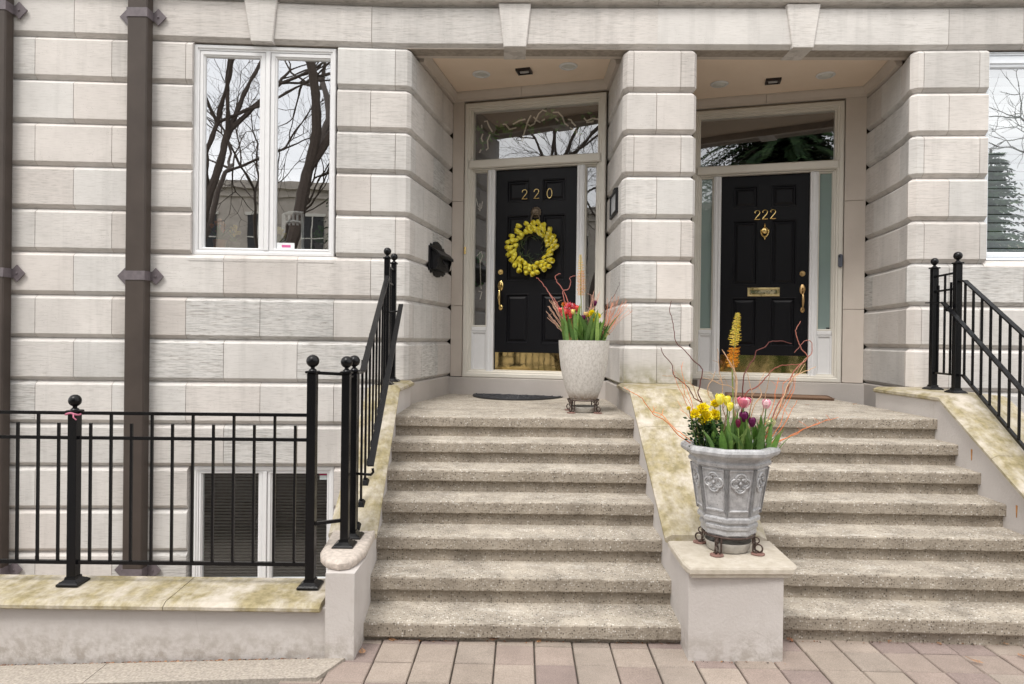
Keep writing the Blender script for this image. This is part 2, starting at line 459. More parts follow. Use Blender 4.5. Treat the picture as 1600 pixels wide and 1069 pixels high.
NEEDLE = attr_mat('needle_foliage', 0.7, 0.2, 3)
GREYMETAL = simple('grey_metal', (0.35, 0.35, 0.36), 0.4, metal=0.6)
BLACK = simple('black_plastic', (0.012, 0.012, 0.014), 0.35)

# ------------------------------------------------------------------ ground
def ground():
    g = MB(); g.box(-60, 60, -70, 3.6, -0.40, -0.112); tag(g.build('road', simple('pale_paving', (0.22, 0.21, 0.20), 0.95, var=0.25, bmp=0.01, bs=120)), kind='structure')  # off-view ground, colour made paler to bounce light up under the porches
    g = MB(); g.box(-60, 60, 3.6, 30, -1.4, -1.0); tag(g.build('ground', SAND), kind='structure')
    g = MB(); g.box(-7.5, -0.9, 4.2, 7.2, -1.0, -0.86); tag(g.build('area_floor', CONC), kind='structure')
    g = MB(); g.box(-0.95, 7.5, 3.55, 4.6, -0.4, -0.022); g.box(-7.5, -0.95, 3.55, 3.97, -0.4, -0.11)
    tag(g.build('paving_bed', SAND), kind='structure')
    # square pavers, laid slightly off the facade line
    p = MB(); a = R(0.9); ux, uy = math.cos(a), -math.sin(a); vx, vy = math.sin(a), math.cos(a)
    o = at_z(583, 1033, 0.0); s = 0.236
    tones = [(0.46, 0.375, 0.325), (0.44, 0.355, 0.31), (0.47, 0.395, 0.335), (0.46, 0.39, 0.335), (0.41, 0.325, 0.295), (0.49, 0.41, 0.35)]
    rnd = random.Random(3)
    for i in range(-26, 28):
        for j in range(-16, 3):
            x = o.x + i * s * ux + j * s * vx; y = o.y + i * s * uy + j * s * vy
            if y > 4.65 or x > 7.4 or x < -6.8: continue
            if y > 3.45 and x < -1.28: continue
            if y < -0.2: continue
            dz = rnd.uniform(-0.003, 0.003); g_ = 0.0042; c = rnd.choice(tones); k = rnd.uniform(0.66, 0.80)
            sl = -0.035 * max(0, -0.9 - x)
            p.cur = tuple(q * k for q in c)
            def cc(u, v, z): return (x + u * ux + v * vx, y + u * uy + v * vy, z + dz + sl)
            jz = [rnd.uniform(-0.002, 0.002) for _ in range(4)]
            rings = []
            for (ins, z) in ((g_, -0.05), (g_, -0.007), (g_ + 0.005, 0.0)):
                rings.append([cc(ins, ins, z + jz[0]), cc(s - ins, ins, z + jz[1]), cc(s - ins, s - ins, z + jz[2]), cc(ins, s - ins, z + jz[3])])
            p.loft(rings)
    tag(p.build('paving', PAVER), kind='structure')
    # pale concrete strip along the retaining wall
    c = MB()
    for x0, x1 in ((-6.9, -4.2), (-4.195, -2.35), (-2.345, -0.955)):
        z0, z1 = -0.035 * (-0.9 - x0) + .012, -0.035 * (-0.9 - x1) + .012
        dy = 0.02
        c.hexa([(x0, 3.70 - dy * .2, -0.3), (x1 - (0.10 if x1 > -1.0 else 0), 3.70, -0.3), (x1, 3.93, -0.3), (x0, 3.93, -0.3)],
               [(x0, 3.70 - dy * .2, z0), (x1 - (0.10 if x1 > -1.0 else 0), 3.70, z1), (x1, 3.93, z1), (x0, 3.93, z0)])
    tag(c.build('pavement_strip', CONC), kind='structure')
ground()

# ------------------------------------------------------------------ coursed stone
def Z(k): return 1.885 + 0.434 * k
GH, GD = 0.036, 0.046
class Path:
    def __init__(s, pts):
        s.p = [Vector((x, y, 0)) for x, y in pts]; s.s = [0.0]
        for a, b in zip(s.p, s.p[1:]): s.s.append(s.s[-1] + (b - a).length)
        s.len = s.s[-1]
    def nrm(s, i):
        d = (s.p[i + 1] - s.p[i]).normalized(); return Vector((-d.y, d.x, 0))
    def at(s, t, d, z):
        for i, q in enumerate(s.s):
            if abs(q - t) < 1e-6:
                if i == 0: n = s.nrm(0)
                elif i == len(s.p) - 1: n = s.nrm(i - 1)
                else:
                    a, b = s.nrm(i - 1), s.nrm(i); n = (a + b).normalized(); n = n / max(0.35, n.dot(a))
                r = s.p[i] + n * d; r.z = z; return r
        i = max(j for j in range(len(s.p) - 1) if s.s[j] <= t + 1e-9)
        r = s.p[i] + (s.p[i + 1] - s.p[i]).normalized() * (t - s.s[i]) + s.nrm(i) * d; r.z = z
        return r
    def sections(s, a, b): return [a] + [q for q in s.s if a + 0.004 < q < b - 0.004] + [b]
    def s_of(s, seg, px, py):
        A, B = s.p[seg], s.p[seg + 1]; q = at_line(px, py, A, B); q.z = 0
        return s.s[seg] + (q - A).dot((B - A).normalized())
brnd = random.Random(11)
def tone(grey=None):
    h = brnd.random(); st = brnd.random() ** 2.4 * 0.5
    if brnd.random() < 0.04: st = 0.9; h = 0.0
    if grey: st = grey; h = 0.0
    return (h, st, brnd.random())
def course(st, mo, path, k, a, b, joints, greys=(), depth=0.14, ends=(0, 0), ztop=None):
    """one course of blocks between arc lengths a and b"""
    lo, f0, f1, hi = Z(k) - GH, Z(k), Z(k + 1) - 2 * GH, Z(k + 1) - GH
    js = [a] + sorted(j for j in joints if a + 0.06 < j < b - 0.06) + [b]
    for n, (p, q) in enumerate(zip(js, js[1:])):
        g0 = 0.0028 if n > 0 else 0; g1 = 0.0028 if n < len(js) - 2 else 0
        st.cur = tone(0.95 if any(abs((p + q) / 2 - g) < (q - p) / 2 for g in greys) else None)
        rings = []
        for t in path.sections(p + g0, q - g1):
            rings.append([path.at(t, d, z) for d, z in ((GD, lo + .0015), (0.004, f0 + .0005), (0, f0 + .006), (0, f1 - .006), (0.004, f1 - .0005), (GD, hi - .0015), (depth, hi - .0015), (depth, lo + .0015))])
        st.loft(rings)
    rings = []
    for t in path.sections(a + 0.01, b - 0.01):
        rings.append([path.at(t, d, z) for d, z in ((GD + .007, lo - .001), (.009, f0), (.009, f1), (GD + .007, hi + .001), (depth + .01, hi + .001), (depth + .01, lo - .001))])
    mo.loft(rings)

YF = lambda x: 6.945 + 0.049 * (x + 1.117)
P1 = Path([(-7.0, YF(-7.0)), (-1.117, 6.945), (-1.075, 6.985), (-0.78, 8.52)])
YR = lambda x: 6.83 - 0.05 * (x - 4.09)
LY = lambda x: 6.945 + (6.845 - 6.945) * (x + 1.117) / (4.05 + 1.117)
PIER = Path([(1.115, 8.12), (1.115, 6.975), (1.150, LY(1.15)), (1.832, LY(1.83)), (1.868, 6.94), (1.868, 8.86)])
P2 = Path([(4.25, 8.14), (4.20, 7.70), (4.105, 7.14), (4.035, 6.885), (4.09, 6.83), (7.2, YR(7.2))])
PL = Path([(-7.0, YF(-7.0)), (-1.117, 6.945), (4.09, 6.83), (7.2, YR(7.2))])
def ymid(k): return 529 - (Z(k) + 0.18 - HC) * 151

house1 = thing('townhouse', 'pale limestone townhouse numbered 220 with casement windows and tall porch at left', 'house', (-3.0, 7.0, -1.0))
house2 = thing('townhouse', 'pale limestone townhouse numbered 222 behind the right hand flight of steps', 'house', (4.5, 7.0, -1.0))

def facade1():
    st, mo = MB(), MB()
    w0, w1 = P1.s_of(0, 298.2, 300), P1.s_of(0, 525.3, 300)
    b0, b1 = P1.s_of(0, 291.5, 800), P1.s_of(0, 521, 800)
    L1, L3 = P1.s[1], P1.s[3]; back = P1.s[2]; D = P1.len - back
    for k in range(-7, 7):
        y = ymid(k)
        if k % 2 == 0: px = [-300, -182, -64, 54.5, 174.5, 290, 406, 521]; cj = [back + D * .10, back + D * .50, back + D * .78]
        else: px = [-240, -122, -3, 114.5, 230, 349, 464, 579]; cj = [back + D * .28, back + D * .66]
        if k >= 2 and k % 2 == 0: px.append(617.5)
        js = [P1.s_of(0, p, y) for p in px] + cj
        gr = []
        if k == 0: gr = [P1.s_of(0, 350, y), P1.s_of(0, 460, y)]
        if k == -1: gr = [P1.s_of(0, 300, y), P1.s_of(0, 520, y), back + D * .6]
        if k == 2: gr = [back + D * .7]
        end = L3 if k >= -1 else L1
        if k >= 2: course(st, mo, P1, k, 0, w0, js, gr); course(st, mo, P1, k, w1, end, js, gr)
        elif k >= -3: course(st, mo, P1, k, 0, end, js, gr)
        else: course(st, mo, P1, k, 0, b0, js, gr); course(st, mo, P1, k, b1, end, js, gr)
    o = st.build('stone_wall', STONE, house1)
    mo.build('mortar_joints', MORTAR, o)
facade1()
def pier():
    st, mo = MB(), MB()
    f = PIER.s[2]; e = PIER.s[3]
    for k in range(-1, 7):
        y = ymid(k)
        px = [990.5 if k > 3 else 987, 1064] if k % 2 == 0 else [1026]
        js = [PIER.s_of(2, p, y) for p in px] + [0.45 if k % 2 else 0.7] + [e + .5, e + 1.1]
        gr = [PIER.s_of(2, 1030, y)] if k == 0 else ([PIER.s_of(2, 1010, y)] if k in (0,) else [])
        course(st, mo, PIER, k, 0, PIER.len, js, gr, depth=0.2)
    o = st.build('porch_pier', STONE, house1); mo.build('mortar_joints', MORTAR, o)
pier()
def facade2():
    st, mo = MB(), MB()
    a = P2.s[3]; w0 = P2.s_of(4, 1543.5, 250); w1 = w0 + 1.62
    for k in range(-7, 7):
        y = ymid(k)
        if k % 2 == 0: px = [1444 if k > 0 else 1440, 1531, 1640, 1760]; cj = [0.42, 0.98]
        else: px = [1483, 1600, 1710]; cj = [0.25, a - 0.05]
        js = [P2.s_of(4, p, y) for p in px] + cj
        gr = [P2.s_of(4, 1500, y)] if k == 1 else []
        if k >= 2: course(st, mo, P2, k, 0, w0, js, gr); course(st, mo, P2, k, w1, P2.len, js, gr)
        elif k >= -1: course(st, mo, P2, k, 0, P2.len, js, gr)
        else: course(st, mo, P2, k, a, P2.len, js, gr)
    o = st.build('stone_wall', STONE, house2); mo.build('mortar_joints', MORTAR, o)
facade2()
split = PL.s_of(1, 1028, 30)
def upper(house, a, b, part):
    st, mo = MB(), MB()
    def s_px(px, y):
        X = at_line(px, y, PL.p[1], PL.p[2]).x
        seg = 0 if X < -1.117 else (1 if X < 4.09 else 2)
        return PL.s_of(seg, px, y)
    for k in range(7, 11):
        px = [-120, -3, 116, 230, 405, 581, 805, 1028, 1255, 1483, 1600, 1720] if k % 2 else [-60, 55, 300, 490, 690, 930, 1140, 1360, 1540, 1660]
        js = [s_px(p, 25 if k == 7 else -30) for p in px]
        course(st, mo, PL, k, a, b, js, depth=0.2)
    # string course above the lintels
    o = st.build(part, STONE, house); mo.build('mortar_joints', MORTAR, o)
upper(house1, 0, split, 'lintel_course'); upper(house2, split, PL.len, 'lintel_course')
def string_course(house, a, b):
    m = MB(); m.cur = (0.6, 0.3, 0.5); rings = []
    for t in PL.sections(a, b):
        rings.append([PL.at(t, d, z) for d, z in ((0.05, 5.33), (-0.05, 5.34), (-0.075, 5.365), (-0.075, 5.44), (0.05, 5.47))])
    m.loft(rings); m.build('string_course', STONE, house)
string_course(house1, 0, split - .002); string_course(house2, split + .002, PL.len)

def keystone(house, tl, tr, bl, br):
    A, B = (PL.p[0], PL.p[1]) if tl < 600 else (PL.p[1], PL.p[2])
    m = MB(); m.cur = (0.5, 0.25, 0.9)
    x = [at_line(p, y, A, B) for p, y in ((tl, 8), (tr, 8), (br, 72), (bl, 72))]
    zt, zb = 5.325, 4.884
    def ring(w, ins):
        ps = []
        for q, z, sx, sz in ((x[0], zt, 1, 0), (x[1], zt, -1, 0), (x[2], zb, -1, 1), (x[3], zb, 1, 1)):
            ps.append((q.x + sx * ins, q.y + w, z + sz * ins))
        return ps
    m.loft([ring(0.285, 0), ring(-0.018, 0), ring(-0.026, 0.008)])
    m.build('keystone', STONE, house)
keystone(house1, 382, 434, 393, 427); keystone(house1, 779, 830, 787, 822); keystone(house2, 1228, 1281, 1237, 1270)

# porch ceilings
DW1 = ((-0.78, 8.52), (1.115, 8.005)); DW2 = ((1.868, 8.777), (4.25, 8.122))
def porch_ceiling(house, x0, x1, b0, b1):
    m = MB(); m.cur = (0.75, 0.1, 0.35)
    n = 3 if x0 < 0 else 2
    m.hexa([(x0, LY(x0) + .037, 4.889), (x1, LY(x1) + .037, 4.889), (x1, LY(x1) + .275, 4.889), (x0, LY(x0) + .275, 4.889)],
           [(x0, LY(x0) + .037, 5.06), (x1, LY(x1) + .037, 5.06), (x1, LY(x1) + .275, 5.06), (x0, LY(x0) + .275, 5.06)])
    m.build('lintel_beam', TRIM, house)
    m = MB()
    m.hexa([(x0, 7.1, 4.98), (x1, 7.1, 4.98), (x1, b1 + .3, 4.98), (x0, b0 + .3, 4.98)], [(x0, 7.1, 5.05), (x1, 7.1, 5.05), (x1, b1 + .3, 5.05), (x0, b0 + .3, 5.05)])
    return m.build('porch_ceiling', SOFFIT, house)
ceil1 = porch_ceiling(house1, -1.3, 1.45, 8.9, 8.3)
ceil2 = porch_ceiling(house2, 1.47, 4.6, 9.1, 8.4)
def band(house, pts, a, b):
    P = Path(pts); m = MB(); m.cur = (0.8, 0.2, 0.4); rings = []
    cuts = [a, b]
    for t in P.sections(a, b): rings.append([P.at(t, d, z) for d, z in ((0.03, 4.868), (-0.03, 4.868), (-0.036, 4.90), (-0.07, 4.955), (-0.07, 4.979), (0.03, 4.979))])
    m.loft(rings); return m.build('cornice_moulding', TRIM, house)
b1p = [(-1.02, 7.27), (-0.78, 8.52), (1.115, 8.005), (1.115, 7.26)]
PB = Path(b1p)
band(house1, b1p, 0, PB.s[1] * .48); band(house1, b1p, PB.s[1] * .48 + .004, PB.s[1] + .9); band(house1, b1p, PB.s[1] + .904, PB.len)
b2p = [(1.868, 7.25), (1.868, 8.777), (4.25, 8.122), (4.20, 7.70), (4.105, 7.20)]
PB2 = Path(b2p)
band(house2, b2p, 0, PB2.s[1] + 1.32); band(house2, b2p, PB2.s[1] + 1.324, PB2.len - .45); band(house2, b2p, PB2.len - .446, PB2.len)

# plain painted base of the porch walls
def base_strip(house, pts, z0, out=0.0):
    P = Path(pts); m = MB(); rings = []
    for t in P.sections(0, P.len): rings.append([P.at(t, d, z) for d, z in ((-out, z0 - .1), (-out, Z(-1) - GH - .012), (-out + .02, Z(-1) - GH + .001), (.12, Z(-1) - GH + .001), (.12, z0 - .1))])
    m.loft(rings); m.build('wall_base', BASE, house)
base_strip(house1, [(-1.16, 6.94), (-1.117, 6.945), (-1.075, 6.985), (-0.78, 8.52)], 1.19)
base_strip(house1, [(1.115, 8.0), (1.115, 6.975), (1.150, LY(1.15) + .002), (1.3, LY(1.3) + .002)], 1.19)
base_strip(house2, [(1.8, 6.93), (1.868, 6.94), (1.868, 8.8)], 1.23)
base_strip(house2, [(4.25, 8.14), (4.20, 7.70), (4.105, 7.14), (4.035, 6.885), (4.09, 6.83)], 1.23)

# closed dark shell behind the facades
def shell(house, x0, x1):
    m = MB()
    t = 0.1
    m.box(x0, x1, 12.0, 12.1, -1.2, 6.75); m.box(x0, x0 + t, YF(x0) + .25 if x0 < 0 else 9.0, 12, -1.2, 6.75); m.box(x1 - t, x1, 9.0 if x1 < 3 else 6.9, 12, -1.2, 6.75)
    m.box(x0 - .05, x1 + .05, 7.06, 12.2, 6.62, 6.85); m.box(x0, x1, 8.6, 12, 1.3, 1.4)
    m.build('interior_wall', INT, house)
shell(house1, -7.0, 1.44); shell(house2, 1.5, 7.2)
m = MB(); m.box(-6.9, -1.25, 7.15, 11.9, 1.2, 1.4); m.build('interior_floor', INT, house1)
m = MB(); m.box(4.4, 7.1, 7.15, 11.9, 1.2, 1.4); m.build('interior_floor', INT, house2)
m = MB(); m.box(-1.27, -1.20, 7.2, 11.9, -1, 5.0); m.box(-7, -1.2, 7.2, 11.9, 5.0, 5.05); m.build('interior_wall', INT, house1)
m = MB(); m.box(4.42, 4.50, 7.2, 11.9, -1, 5.0); m.box(4.5, 7.1, 7.2, 11.9, 5.0, 5.05); m.build('interior_wall', INT, house2)

# ------------------------------------------------------------------ local frame along a plan line
class Loc:
    def __init__(s, A, B):
        s.A = Vector((A[0], A[1], 0)); s.B = Vector((B[0], B[1], 0)); s.u = (s.B - s.A).normalized(); s.n = Vector((s.u.y, -s.u.x, 0))
    def P(s, u, w, z): r = s.A + s.u * u + s.n * w; r.z = z; return r
    def U(s, px, py):
        q = at_line(px, py, s.A, s.B); q.z = 0; return (q - s.A).dot(s.u)
    def zz(s, px, py): return at_line(px, py, s.A, s.B).z
    def bx(s, m, u0, u1, w0, w1, z0, z1, b=0.0):
        if b <= 0:
            m.hexa([s.P(u0, w1, z0), s.P(u1, w1, z0), s.P(u1, w0, z0), s.P(u0, w0, z0)], [s.P(u0, w1, z1), s.P(u1, w1, z1), s.P(u1, w0, z1), s.P(u0, w0, z1)])
        else:
            def rg(w, i): return [s.P(u0 + i, w, z0 + i), s.P(u1 - i, w, z0 + i), s.P(u1 - i, w, z1 - i), s.P(u0 + i, w, z1 - i)]
            m.loft([rg(w0, 0), rg(w1 - b, 0), rg(w1, b)])
    def frame(s, m, u0, u1, z0, z1, prof):
        """picture frame: prof = list of (inset, w) from outside to inside"""
        rings = [[s.P(u0 + i, w, z0 + i), s.P(u1 - i, w, z0 + i), s.P(u1 - i, w, z1 - i), s.P(u0 + i, w, z1 - i)] for i, w in prof]
        rings.append(rings[0])
        m.loft(rings, caps=False)

def window(house, loc, u0, u1, z0, z1, glass, sill=True, fw=0.055, mat=WHITE, gl=GLASS, wz=-0.055):
    """two-light casement: outer frame, centre mullion, sashes, panes"""
    m = MB()
    loc.frame(m, u0, u1, z0, z1, [(0, wz - .08), (0, wz), (.008, wz + .008), (fw - .022, wz + .008), (fw - .012, wz - .004), (fw, wz - .004), (fw, wz - .08)])
    um = (glass[0][1] + glass[1][0]) / 2
    loc.bx(m, um - .022, um + .022, wz - .08, wz + .006, z0 + fw, z1 - fw, .005)
    root = m.build('window', mat, house, smooth=False)
    for a, b in glass:
        s = MB(); i = .05
        lo = u0 + fw + .002 if a == glass[0][0] else um + .024; hi = um - .024 if a == glass[0][0] else u1 - fw - .002
        s0, s1 = z0 + fw + .002, z1 - fw - .002
        k = [(lo, hi, s0, s1), (a, b, glass_z[0], glass_z[1])]
        def rg(f, w): 
            q = [lerp(k[0][j], k[1][j], f) for j in range(4)]
            return [loc.P(q[0], w, q[2]), loc.P(q[1], w, q[2]), loc.P(q[1], w, q[3]), loc.P(q[0], w, q[3])]
        rs = [rg(0, wz - .07), rg(0, wz - .014), rg(.12, wz - .008), rg(.62, wz - .008), rg(.72, wz - .02), rg(.88, wz - .022), rg(1, wz - .034), rg(1, wz - .07)]
        rs.append(rs[0]); s.loft(rs, caps=False); s.build('sash', mat, root)
        g = MB(); g.quad(*[loc.P(*q) for q in ((a - .004, wz - .045, glass_z[0] - .004), (b + .004, wz - .045, glass_z[0] - .004), (b + .004, wz - .045, glass_z[1] + .004), (a - .004, wz - .045, glass_z[1] + .004))])
        g.build('pane', gl, root)
    if sill:
        s = MB(); s.cur = (0.9, 0.15, 0.95)
        a0, a1 = u0 - .012, u1 + .012; mid = (a0 + a1) / 2
        for p, q in ((a0, mid - .003), (mid + .003, a1)):
            s.loft([[loc.P(t, .0, z0 - .075), loc.P(t, .0, z0 - .065), loc.P(t, -.05, z0 - .004), loc.P(t, -.14, z0 - .004), loc.P(t, -.14, z0 - .075)] for t in (p, q)])
        s.build('sill', STONE, root)
    return root
LF = Loc((-7.0, YF(-7.0)), (-1.117, 6.945))
glass_z = (2.797, 4.752)
win1 = window(house1, LF, LF.U(299.5, 100), LF.U(523.5, 100), 2.716, 4.868, [(LF.U(316.5, 130), LF.U(402, 130)), (LF.U(430, 130), LF.U(513.5, 130))])
glass_z = (-0.62, 0.465)
winb = window(house1, LF, LF.U(297.5, 770), LF.U(520, 770), -0.72, 0.545, [(LF.U(312, 760), LF.U(399.5, 760)), (LF.U(422.5, 760), LF.U(508, 760))], sill=False, gl=glass_mat('basement_glass', 0.10, (0.75, 0.78, 0.78)))
LRt = Loc((4.09, 6.83), (7.2, YR(7.2)))
glass_z = (2.842, 4.715)
BLUEWHITE = simple('cool_white_frame', (0.74, 0.78, 0.83), 0.4, var=0.03)
uL = LRt.U(1546.5, 120)
win2 = window(house2, LRt, uL - .01, uL + 1.56, 2.75, 4.868, [(LRt.U(1556, 200) - 0.02, uL + .71), (uL + .83, uL + 1.47)], fw=.03, mat=BLUEWHITE, gl=glass_mat('right_window_glass', .40, (.9, .94, .95)))
# dark slab between basement and ground floor rooms, blinds in the basement window
def blind(house, loc, u0, u1, z0, z1, mat, root, n=34):
    b = MB(); h = (z1 - z0) / n
    for i in range(n):
        z = z0 + h * (i + .5)
        b.quad(loc.P(u0, -.175, z - h * .42), loc.P(u1, -.175, z - h * .42), loc.P(u1, -.150, z + h * .42), loc.P(u0, -.150, z + h * .42))
    o = b.build('window_blind', mat, root)
    o['kind'] = 'stuff' if False else ''
    del o['kind']
BLIND = simple('dark_grey_blind', (0.16, 0.15, 0.14), 0.5)
blind(house1, LF, LF.U(308, 760), LF.U(403, 760), -.63, .47, BLIND, winb)
blind(house1, LF, LF.U(419, 760), LF.U(512, 760), -.63, .47, BLIND, winb)
blind(house2, LRt, uL + .0, uL + 1.5, 2.80, 4.74, simple('pale_blind', (.50, .52, .52), .6), win2, 22)
m = MB(); m.cur = (1, 1, 1)
a, b = LF.U(496, 745), LF.U(507.5, 745)
LF.bx(m, a, b, -.098, -.097, .40, .462); m.build('sticker', simple('pale_sticker', (.55, .62, .62), .5), winb)
m = MB(); LF.bx(m, a, b, -.0965, -.0955, .445, .462); m.build('sticker', simple('red_sticker_band', (.35, .02, .08), .5), winb)
m = MB(); LF.bx(m, LF.U(428, 380), LF.U(456, 380), -.098, -.0965, 2.80, 2.86); o = m.build('sticker', simple('white_sticker', (.75, .78, .80), .5), win1)
m = MB(); LF.bx(m, LF.U(436, 380), LF.U(450, 380), -.0962, -.0955, 2.812, 2.838); m.build('sticker', simple('pink_sticker', (.6, .12, .3), .5), win1)

# ------------------------------------------------------------------ doors
def door_unit(house, D, px, num, doorlabel):
    lo = Loc(*D); U = lambda k: lo.U(*px[k])
    f0, f1 = U('f0') if 'f0' in px else px['f0u'], U('f1')
    d0, d1 = U('d0'), U('d1')
    ZT, ZG1, ZG0, ZD1, ZD0 = 4.842, 4.705, 4.135, 3.998, 1.462
    zl = 1.19 if num == '220' else 1.238
    # stone jambs and the plain base under the threshold
    Lw = (lo.B - lo.A).length
    for a, b in ((0, f0 - .012), (f1 + .012, Lw)):
        j = MB()
        for z0, z1 in ((Z(-1) - .04, 2.30), (2.304, 3.62), (3.624, 4.90)):
            j.cur = tone(0.2); j.cur = (0.9, j.cur[1], j.cur[2] * .5)
            if b - a > .02: lo.bx(j, a, b, -.25, 0, z0, z1, .004)
        if b - a > .02: j.build('stone_jamb', TRIM, house)
    s = MB(); lo.bx(s, -.05, Lw + .05, -.25, .035, zl - .1, Z(-1) - GH - .012, .006); s.build('wall_base', BASE, house)
    s = MB(); lo.bx(s, f0 + .02, f1 - .02, -.2, .01, Z(-1) - GH - .010, ZD0 - .012, .008); s.build('threshold', simple('threshold_grey', (.45, .44, .43), .5, var=.1), house)
    f = MB()
    # outer casing with stepped moulding
    lo.frame(f, f0, f1, Z(-1) - GH - .009, ZT, [(0, -.12), (0, .012), (.012, .022), (.05, .022), (.058, .006), (.075, .006), (.085, -.02), (.10, -.02), (.10, -.12)])
    root = f.build('door_frame', WARMWHITE, house)
    def part(name, u0, u1, w0, w1, z0, z1, b, mat=WARMWHITE):
        q = MB(); lo.bx(q, u0, u1, w0, w1, z0, z1, b); return q.build(name, mat, root)
    g0, g1 = f0 + .10, f1 - .10
    part('transom_bar', f0 + .055, f1 - .055, -.10, .035, ZG0 - .115, ZG0 - .012, .014)
    part('transom_bar', g0 + .001, g1 - .001, -.10, .0, ZD1 + .004, ZG0 - .117, .006)
    m0, m1 = d0 - .004, d1 + .004
    mw = .092
    q = MB()
    for a, b in ((m0 - mw, m0), (m1, m1 + mw)):
        lo.bx(q, a, b, -.10, -.012, ZD0 - .010, ZD1 + .002, .006)
        lo.bx(q, a + .018, a + .034, -.012, -.004, ZD0 - .010, ZD1 + .002, .004); lo.bx(q, b - .034, b - .018, -.012, -.004, ZD0 - .010, ZD1 + .002, .004)
    q.build('mullion', WHITE, root)
    # transom pane
    g = MB(); g.quad(lo.P(g0 - .003, -.06, ZG0 - .01), lo.P(g1 + .003, -.06, ZG0 - .01), lo.P(g1 + .003, -.06, ZT - .098), lo.P(g0 - .003, -.06, ZT - .098)); g.build('transom_pane', DARKGLASS, root)
    # sidelights: pane above, white panel below
    zs = 2.04
    for i, (a, b) in enumerate(((g0, m0 - mw), (m1 + mw, g1))):
        q = MB()
        lo.bx(q, a + .001, b - .001, -.10, -.030, zs - .055, zs, .008)
        lo.frame(q, a + .001, b - .001, ZD0 - .009, zs - .056, [(0, -.1), (0, -.035), (.016, -.035), (.022, -.05), (.022, -.1)])
        lo.bx(q, a + .023, b - .023, -.1, -.048, ZD0 + .014, zs - .079)
        q.build('sidelight_panel', WHITE, root)
        q = MB(); lo.frame(q, a + .001, b - .001, zs + .001, ZD1 + .002, [(0, -.1), (0, -.034), (.012, -.034), (.02, -.052), (.02, -.1)]); q.build('sidelight_frame', WARMWHITE, root)
        g = MB(); g.quad(lo.P(a + .018, -.07, zs + .018), lo.P(b - .018, -.07, zs + .018), lo.P(b - .018, -.07, ZD1 - .016), lo.P(a + .018, -.07, ZD1 - .016))
        g.build('sidelight_pane', DARKGLASS if num == '220' else FROST, root)
    # door leaf with six raised panels
    W = d1 - d0; H = ZD1 - ZD0; w0 = -.062
    us = [0, .135, .425, .575, .865, 1]; vs = [0, .146, .392, .452, .776, .838, .948, 1]
    d = MB()
    def DP(u, v, w): return lo.P(d0 + u * W, w, ZD0 + v * H)
    for i in range(5):
        for k in range(7):
            a, b, c, e = us[i], us[i + 1], vs[k], vs[k + 1]
            if i in (1, 3) and k in (1, 3, 5):
                du, dv_ = 1 / W, 1 / H
                rs = [[DP(a + o * du, c + o * dv_, w), DP(b - o * du, c + o * dv_, w), DP(b - o * du, e - o * dv_, w), DP(a + o * du, e - o * dv_, w)] for o, w in ((0, w0), (.006, w0 + .004), (.016, w0 + .003), (.026, w0 - .016), (.036, w0 - .016), (.062, w0 - .003))]
                d.loft(rs, caps=False); d.quad(*rs[-1])
            else: d.quad(DP(a, c, w0), DP(b, c, w0), DP(b, e, w0), DP(a, e, w0))
    lo.bx(d, d0, d1, w0 - .045, w0 - .020, ZD0, ZD1)
    door = d.build('door', BLACKDOOR, house)
    k = MB(); lo.bx(k, d0 + .012, d1 - .012, w0, w0 + .003, ZD0 + .012, ZD0 + .262, .001); k.build('kick_plate', PLATE, door)
    return lo, root, door, d0, d1, w0
px1 = dict(f0=(727.6, 170), f1=(948, 150), d0=(773.5, 270), d1=(901.3, 262))
lo1, fr1, door1, d10, d11, w01 = door_unit(house1, DW1, px1, '220', '')
px2 = dict(f0=(1083, 190), f1=(1320, 160), d0=(1128.2, 280), d1=(1266.6, 272))
lo2, fr2, door2, d20, d21, w02 = door_unit(house2, DW2, px2, '222', '')
# the door hardware hangs on the frames' roots, which are at the house's own base
def hw(name, mb, mat, door, smooth=True): return mb.build(name, mat, door, smooth=smooth)
def lp(lo, px, py, w): 
    q = lo.U(px, py); return lambda du=0.0, dw=0.0, dz=0.0, z=lo.zz(px, py): lo.P(q + du, w + dw, z + dz)
def sweep(m, f, pts, r, n=8): m.tube([f(x, 0.012, z) for x, z in pts], r, n)
TWO = [(-.030, .028), (-.026, .046), (-.012, .058), (.008, .060), (.024, .050), (.030, .032), (.022, .010), (.002, -.014), (-.018, -.038), (-.032, -.056), (-.012, -.052), (.012, -.056), (.034, -.052)]
ZERO = [(.030 * math.sin(2 * PI * i / 20), .058 * math.cos(2 * PI * i / 20)) for i in range(21)]
for (x, y), g in (((818, 302.8), TWO), ((836.7, 301.9), TWO), ((857.3, 300.8), ZERO)):
    m = MB(); sweep(m, lp(lo1, x, y, w01), [(a * 1.02, b) for a, b in g], .0052); hw('house_number', m, brass_mat('satin_brass', (.85, .66, .30), .3), door1)
for x, y in ((1183.8, 335.2), (1195.8, 334.4), (1208.5, 333.8)):
    m = MB(); sweep(m, lp(lo2, x, y, w02), [(a * 1.0, b) for a, b in TWO], .0068); m.ball(lp(lo2, x, y, w02)(-.024, .012, .030), .010, 8, 6); hw('house_number', m, BRASS, door2)

